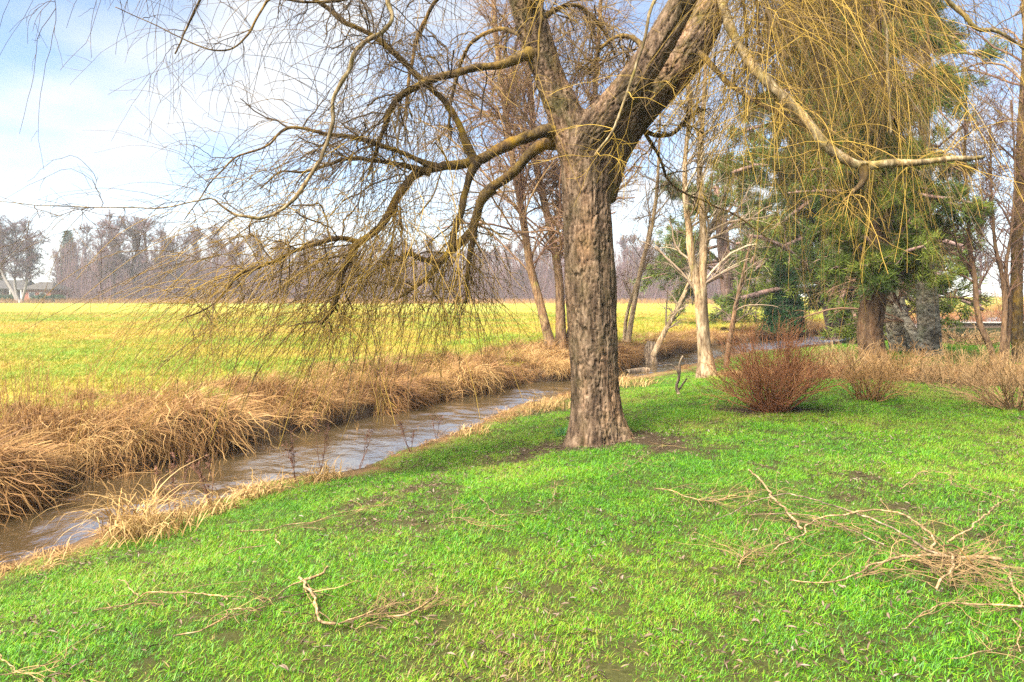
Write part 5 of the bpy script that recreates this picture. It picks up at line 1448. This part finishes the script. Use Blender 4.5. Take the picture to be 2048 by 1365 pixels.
weed('tall dark red withered dock stalks on the near bank behind the straw tuft', 640, 955, 0.75, 611, 0.02, 3)
weed('withered brown stalks left of the tallest dock, leaning left over the water', 592, 965, 0.62, 612, -0.15, 3)
weed('thin dark weed stalks with black seed heads beside the tall golden clump', 350, 1045, 0.55, 613, -0.25, 4)
weed('sparse dark stalks leaning over the stream between the grass tufts', 425, 1020, 0.6, 614, -0.3, 4)
weed('small withered stalk on the near bank right of the dock', 720, 938, 0.45, 615, 0.1, 2)
weed('dry brown stalks on the near bank below the field, left of the willow', 820, 905, 0.5, 616, 0.0, 3)
weed('slim brown stalk beside the tawny tuft near the willow', 875, 890, 0.6, 617, 0.1, 2)


def bank_stalks():
    """upright dead stalks growing in the far bank straw at the left"""
    rng = np.random.default_rng(620)
    n = 650
    px = rng.uniform(-60, 900, n) ** 1.0
    u = rng.uniform(0, 1, n)
    py = np.interp(px, [-60, 400, 900], [830, 795, 705]) + u * 80
    K = 7
    C = []
    for x, y in zip(px, py):
        p = G(x, y, 0.0); p[2] = height(p[0], p[1]).item() - 0.02
        h = rng.uniform(0.3, 0.95) * (1.0 if x < 450 else 0.6)
        d = np.array([rng.normal(0, 0.12), rng.normal(0, 0.12), 1.0])
        C.append(p[None] + d[None] * (np.linspace(0, 1, K) * h)[:, None] + np.cumsum(rng.normal(0, 0.008, (K, 3)), 0))
    C = np.array(C)
    R = np.full((n, K), 0.0042) * np.linspace(1, 0.4, K)[None]
    mb = MB(); mb.tubes(C, R, 3, rng.uniform(0.2, 1, n))
    C2, R2 = spawn(rng, C, R, 4, 0.4, 1, 0.16, 0.5, 4, 0, 0.1, 0.8, 0.002, up=0.4)
    mb.tubes(C2, R2, 3, rng.uniform(0.2, 1, len(C2)))
    tag(mb.build('dead_stalks', M['shrub_orange']), 'thin upright dead stalks among the straw of the far bank', 'dead stalks', kind='stuff')


bank_stalks()


def debris():
    """half sunk log and roots where the bank is undercut behind the willow"""
    for nm, lab, pts, r in (('sunken_log', 'dark wet log lying at the water edge behind the willow', [(1252, 746), (1266, 744), (1280, 742), (1296, 741)], 0.08),
                            ('bank_stump', 'short dark rotten stump on the undercut far bank right of the willow', None, 0.16)):
        mb = MB()
        if pts:
            p = np.array([G(x, y, ZW + 0.03) for x, y in pts])
            bark_tube(mb, p, np.full(len(p), r), 0.03, depth=0.02, fu=6, seed=8)
        else:
            b = G(1300, 716, -0.35)
            p = np.array([b + [0, 0, -0.2], b + [0, 0, 0.1], b + [0.03, 0, 0.35], b + [0.05, 0, 0.5]])
            bark_tube(mb, p, np.array([0.24, 0.2, 0.17, 0.13]), 0.03, depth=0.03, fu=6, seed=9)
        o = mb.build(nm, M['log'], None, True, tuple(p[0]))
        tag(o, lab, 'log' if pts else 'stump')


debris()

# ------------------------------------------------------------------ far side: timber edge, wood, house
def timber_edge():
    d = 35.0
    a, b = P(1905, HZ + CH * F / d, d), P(2120, HZ + CH * F / d, d)
    root = thing('timber_edging', 'low weathered timber edging with pale top at the back of the garden', 'edging', (a[0], d, 0))
    n = 3
    L = (b[0] - a[0]) / n
    for i in range(n):
        mb = MB(); mb.box((L * (i + 0.5), 0, 0.10), (L - 0.02, 0.12, 0.24), 0.1); mb.build('board', M['deck_wood'], root, False)
        mb = MB(); mb.box((L * (i + 0.5), 0, 0.245), (L - 0.015, 0.4, 0.045), 0.95); mb.build('cap', M['deck_wood'], root, False)


timber_edge()


def far_tree_meshes(rng, h, spread, ntw, bark_t, up, seed):
    stem = np.array([[0, 0, -0.1], [rng.normal(0, .2), 0, h * 0.2], [rng.normal(0, .35), 0, h * 0.5], [rng.normal(0, .5), 0, h * 0.85], [rng.normal(0, .6), 0, h]])
    s = spline(np.c_[stem, np.array([0.26, 0.2, 0.14, 0.07, 0.03]) * h / 14], 16)
    t = MB(); t.tube(s[:, :3], s[:, 3], 7, bark_t)
    c = MB()
    C, R = spawn(rng, s[None, :, :3], s[None, :, 3], ntw, 0.22, 1.0, spread, 0.75, 7, 0.1, 0.12, 0.5, 0.055, up=up, tipshort=0.55)
    c.tubes(C, R, 3, rng.uniform(0, 0.6, len(C)))
    C2, R2 = spawn(rng, C, R, 9, 0.15, 1.0, spread * 0.42, 0.7, 5, 0.15, 0.14, 0.55, 0.042, up=up * 0.6)
    c.tubes(C2, R2, 3, rng.uniform(0.1, 0.8, len(C2)))
    C3, R3 = spawn(rng, C2, R2, 4, 0.2, 1.0, spread * 0.2, 0.6, 3, 0.2, 0.1, 0.7, 0.036)
    c.tubes(C3, R3, 3, rng.uniform(0.2, 1.0, len(C3)))
    return t, c


def far_wood():
    rng = np.random.default_rng(700)
    protos = []
    for i in range(6):
        t, c = far_tree_meshes(rng, 13.5 + rng.uniform(-2, 2), 4.0 + rng.uniform(-.5, .8), 34, 0.3, 0.5, i)
        protos.append((t.mesh('far_trunk_%d' % i, M['far_twig']), c.mesh('far_crown_%d' % i, M['far_twig'])))
    k = 0

    def place(px, d, sc, label, group, wide=1.0):
        nonlocal k
        x = (px - 1024) / F * d
        o = thing('far_tree', label, 'tree', (x, d, height(x, d).item() - 0.1), group)
        a, b = protos[k % len(protos)]
        k += 1
        for nm, me in (('trunk', a), ('crown', b)):
            ch = bpy.data.objects.new(nm, me); COL.objects.link(ch); ch.parent = o
        o.rotation_euler = (0, 0, rng.uniform(0, 6.28)); o.scale = (sc * wide, sc * wide, sc)
    lab = 'hazy bare tree in the dense wood beyond the meadow'
    for px in np.arange(120, 1500, 20):
        top = np.interp(px, [130, 230, 300, 420, 600, 900, 1100, 1300, 1500], [500, 462, 470, 492, 500, 505, 505, 500, 505])
        d = rng.uniform(146, 175)
        h = (HZ - top - rng.uniform(-14, 16)) * d / F + CH
        place(px + rng.uniform(-12, 12), d, h / 13.5, lab, 'bare trees of the wood beyond the meadow')
    for px, d, h in ((205, 138, 11), (228, 140, 13.5), (312, 139, 9), (395, 141, 10), (470, 139, 9.5), (560, 140, 9), (690, 141, 8.5), (800, 139, 9), (960, 140, 9)):
        place(px, d, h / 13.5, 'thin bare tree at the front edge of the hazy wood', 'front row trees of the wood')
    for px, d, h in ((1560, 120, 11), (1640, 110, 10), (1790, 105, 11), (1880, 100, 10), (1960, 95, 11.5), (2040, 100, 12), (2090, 98, 11), (-30, 170, 12), (60, 165, 9)):
        place(px, d, h / 13.5, 'bare background tree beyond the garden, faint in the haze' if px > 1000 else 'faint bare tree behind the low brick house', 'scattered background trees')
    # undergrowth that closes the wood to one mass
    mb = MB()
    n = 16000
    px = rng.uniform(-150, 1560, n); d = rng.uniform(142, 185, n)
    x = (px - 1024) / F * d
    hh = rng.uniform(1.2, 5.5, n) * np.where(px < 120, 0.5, 1.0)
    K = 4
    u = np.linspace(0, 1, K)
    a = rng.normal(0, 0.28, (n, 1)); b = rng.normal(0, 0.28, (n, 1))
    C = np.stack([x[:, None] + a * hh[:, None] * u, d[:, None] + b * hh[:, None] * u, height(x, d)[:, None] - 0.1 + hh[:, None] * u], -1)
    mb.tubes(C, np.full((n, K), 0.045) * np.linspace(1, .5, K), 3, rng.uniform(0, 0.8, n))
    n = 18000
    px = rng.uniform(120, 1560, n); d = rng.uniform(155, 200, n); x = (px - 1024) / F * d
    hh = rng.uniform(4, 13.0, n) * (0.75 + 0.5 * vnoise(px * 0.03, d * 0.05, seed=9))
    a = rng.normal(0, 0.12, (n, 1)); b = rng.normal(0, 0.12, (n, 1))
    C = np.stack([x[:, None] + a * hh[:, None] * u, d[:, None] + b * hh[:, None] * u, hh[:, None] * u], -1)
    mb.tubes(C, np.full((n, K), 0.06) * np.linspace(1, .4, K), 3, rng.uniform(0.2, 1.0, n))
    tag(mb.build('distant_undergrowth', M['far_twig']), 'grey-purple undergrowth filling the wood beyond the meadow', 'undergrowth', kind='stuff')
    # rank dry grass along the meadow's far edge
    mb = MB()
    n = 9000
    px = rng.uniform(-150, 1560, n); d = rng.uniform(118, 139, n); x = (px - 1024) / F * d
    hh = rng.uniform(0.3, 0.95, n)
    a = rng.normal(0, 0.3, (n, 1))
    C = np.stack([x[:, None] + a * hh[:, None] * u, d[:, None] + 0 * u, height(x, d)[:, None] - 0.05 + hh[:, None] * u], -1)
    mb.tubes(C, np.full((n, K), 0.04) * np.linspace(1, .3, K), 3, rng.uniform(0.2, 0.7, n))
    tag(mb.build('meadow_edge_grass', M['shrub_orange']), 'reddish tall dry grass along the far edge of the meadow', 'dry grass', kind='stuff')


far_wood()


def left_birch():
    rng = np.random.default_rng(720)
    d = 128
    b = P(38, HZ + CH * F / d, d)
    root = thing('white_birch', 'spreading purple-crowned birch with white stems before the brick house', 'tree', (b[0], d, 0))
    L = [[(36, 606, d, 3.6), (28, 588, d, 3.4), (16, 568, d, 3), (6, 550, d, 2.8), (0, 530, d, 2.2), (4, 500, d, 1.6), (10, 460, d, 1)],
         [(40, 606, d, 3.2), (34, 592, d, 2.8), (30, 570, d, 2.4), (30, 545, d, 2.0), (36, 515, d, 1.5), (32, 470, d, 1)],
         [(43, 606, d, 3.2), (47, 590, d, 2.8), (52, 570, d, 2.4), (54, 545, d, 2.0), (60, 520, d, 1.5), (62, 480, d, 1)]]
    A, Rr = [], []
    for i, l in enumerate(L):
        p, r = px_line(l)
        s = spline(np.c_[p, r], 18)
        mb = MB(); mb.tube(s[:, :3], s[:, 3], 7, rng.uniform(0.4, 1))
        mb.build('stem', M['far_birch'], root, True, (b[0], d, 0))
        A.append(s[:, :3]); Rr.append(s[:, 3])
    mb = MB()
    C, R = spawn(rng, np.array(A), np.array(Rr), 46, 0.32, 1.0, 4.6, 0.8, 7, 0.5, 0.12, 0.4, 0.03, up=0.5, tipshort=0.3)
    mb.tubes(C, R, 3, rng.uniform(0, .5, len(C)))
    C2, R2 = spawn(rng, C, R, 12, 0.1, 1.0, 1.6, 0.7, 5, 0.7, 0.14, 0.5, 0.034, up=0.2)
    mb.tubes(C2, R2, 3, rng.uniform(0, .5, len(C2)))
    C3, R3 = spawn(rng, C2, R2, 4, 0.1, 1.0, 0.8, 0.6, 3, 0.9, 0.14, 0.6, 0.028)
    mb.tubes(C3, R3, 3, rng.uniform(0, .5, len(C3)))
    o = mb.build('crown', M['far_twig'], root, True, (b[0], d, 0)); o['kind'] = 'stuff'


left_birch()


def far_spruce(px, d, h, label, seed):
    rng = np.random.default_rng(seed)
    x = (px - 1024) / F * d
    root = thing('distant_spruce', label, 'tree', (x, d, 0))
    mb = MB(); mb.tube(np.array([[0, 0, -.1], [0, 0, h * .5], [0, 0, h]]), [0.3, 0.18, 0.03], 7, 0.2)
    mb.build('trunk', M['far_twig'], root)
    n = 1500
    z = h * (0.12 + 0.88 * rng.uniform(0, 1, n) ** 1.25); a = rng.uniform(0, 6.28, n)
    r = h * 0.14 * (1 - z / h) ** 0.9 * rng.uniform(0.2, 1, n) * (0.7 + 0.5 * vnoise(a * 1.5, z * 1.2, seed=seed)) + 0.1
    C = np.stack([r * np.cos(a), r * np.sin(a), z], 1)
    D = np.stack([np.cos(a), np.sin(a), np.full(n, -0.25)], 1)
    nm = MB(); needle_fans(nm, rng, C, D, 4, 0.9, 0.22, 0.4, rng.uniform(0, 1, n))
    o = nm.build('foliage', M['far_spruce'], root, False); o['kind'] = 'stuff'


far_spruce(136, 172, 16.0, 'blue-green spruce rising from the hazy wood near the brick house', 731)
far_spruce(-12, 160, 18, 'dark conifer tip at the left edge behind the birch', 732)


def house():
    d = 142
    x0, x1 = (48 - 1024) / F * d, (102 - 1024) / F * d
    root = thing('brick_house', 'low red brick house with shallow grey roof behind the birch', 'building', (x0, d, 0))
    w = x1 - x0
    mb = MB(); mb.box((w / 2, 3, 1.2), (w, 6, 2.6), 0.5); mb.build('wall', M['brick'], root, False)
    rf = MB()
    rf.add([(-0.5, -0.6, 2.5), (w + 0.5, -0.6, 2.5), (w - 1.3, 3, 3.9), (1.0, 3, 3.9), (-0.5, 6.6, 2.5), (w + 0.5, 6.6, 2.5)], [[0, 1, 2, 3], [5, 4, 3, 2]], [[1, 5, 2], [4, 0, 3]], 0.6)
    rf.add([(-0.5, -0.6, 2.38), (w + 0.5, -0.6, 2.38), (w + 0.5, 6.6, 2.38), (-0.5, 6.6, 2.38), (-0.5, -0.6, 2.497), (w + 0.5, -0.6, 2.497), (w + 0.5, 6.6, 2.497), (-0.5, 6.6, 2.497)], [[0, 1, 5, 4], [1, 2, 6, 5], [2, 3, 7, 6], [3, 0, 4, 7], [3, 2, 1, 0]], None, 0.2)
    rf.build('roof', M['roof_felt'], root, False)
    for i in range(2):
        wx = w * (0.3 + 0.4 * i)
        mb = MB(); mb.box((wx, -0.03, 1.35), (1.2, 0.1, 1.1), 0.5); fr = mb.build('window', M['white_paint'], root, False)
        mb = MB(); mb.box((wx, -0.09, 1.35), (1.0, 0.04, 0.9), 0.5); mb.build('pane', M['dark_glass'], fr, False)
    # shelter wing at the left
    x2 = (-40 - 1024) / F * d
    r2 = thing('garden_shelter', 'dark roofed shelter with white posts at the left edge', 'building', (x2, d + 2, 0))
    w2 = x0 - x2 - 0.8
    mb = MB(); mb.add([(0, -1, 2.6), (w2, -1, 2.6), (w2 - .6, 2, 4.3), (0.6, 2, 4.3), (0, 5, 2.6), (w2, 5, 2.6)], [[0, 1, 2, 3], [5, 4, 3, 2], [4, 5, 1, 0]], [[1, 5, 2], [4, 0, 3]], 0.1); mb.build('roof', M['roof_felt'], r2, False)
    mb = MB(); mb.box((w2 / 2, 3.5, 1.25), (w2 - 1, 0.3, 2.5), 0.2); mb.build('wall', M['dark_bark'], r2, False)
    for i in range(4):
        mb = MB(); mb.box((0.6 + i * (w2 - 1.2) / 3, -0.7, 1.3), (0.22, 0.22, 2.65), 0.6); mb.build('post', M['white_paint'], r2, False)
    # clipped hedges
    rng = np.random.default_rng(740)
    for px, wd, lab in ((95, 5.5, 'low green hedge in front of the brick house'), (8, 4.5, 'low green hedge beside the white birch stems')):
        hx = (px - 1024) / F * 138
        n = 900
        c = np.stack([rng.uniform(-wd / 2, wd / 2, n), rng.uniform(-.6, .6, n), rng.uniform(0.1, 1.15, n)], 1)
        c[:, 2] *= 0.7 + 0.5 * vnoise(c[:, 0] * 0.9, c[:, 1], seed=3)
        h = MB(); needle_fans(h, rng, c, np.tile([0, -0.3, 1.0], (n, 1)), 4, 0.35, 0.16, 0.8, rng.uniform(0, 1, n))
        o = h.build('hedge', M['hedge_leaf'], None, False); o.location = (hx, 138, 0)
        tag(o, lab, 'hedge')


house()

# ------------------------------------------------------------------ haze
def haze():
    mb = MB(); mb.box((0, 150, 10.8), (600, 372, 25.6))
    m, nt, L = new_mat('haze_air')
    out = N(nt, 'ShaderNodeOutputMaterial'); v = N(nt, 'ShaderNodeVolumePrincipled')
    v.inputs['Color'].default_value = (0.90, 0.93, 1.0, 1)
    v.inputs['Density'].default_value = 0.0005
    v.inputs['Anisotropy'].default_value = 0.0
    L(v.outputs[0], out.inputs['Volume'])
    tag(mb.build('haze', m, None, False), 'thin pale winter haze in the air', 'haze', kind='stuff')


haze()
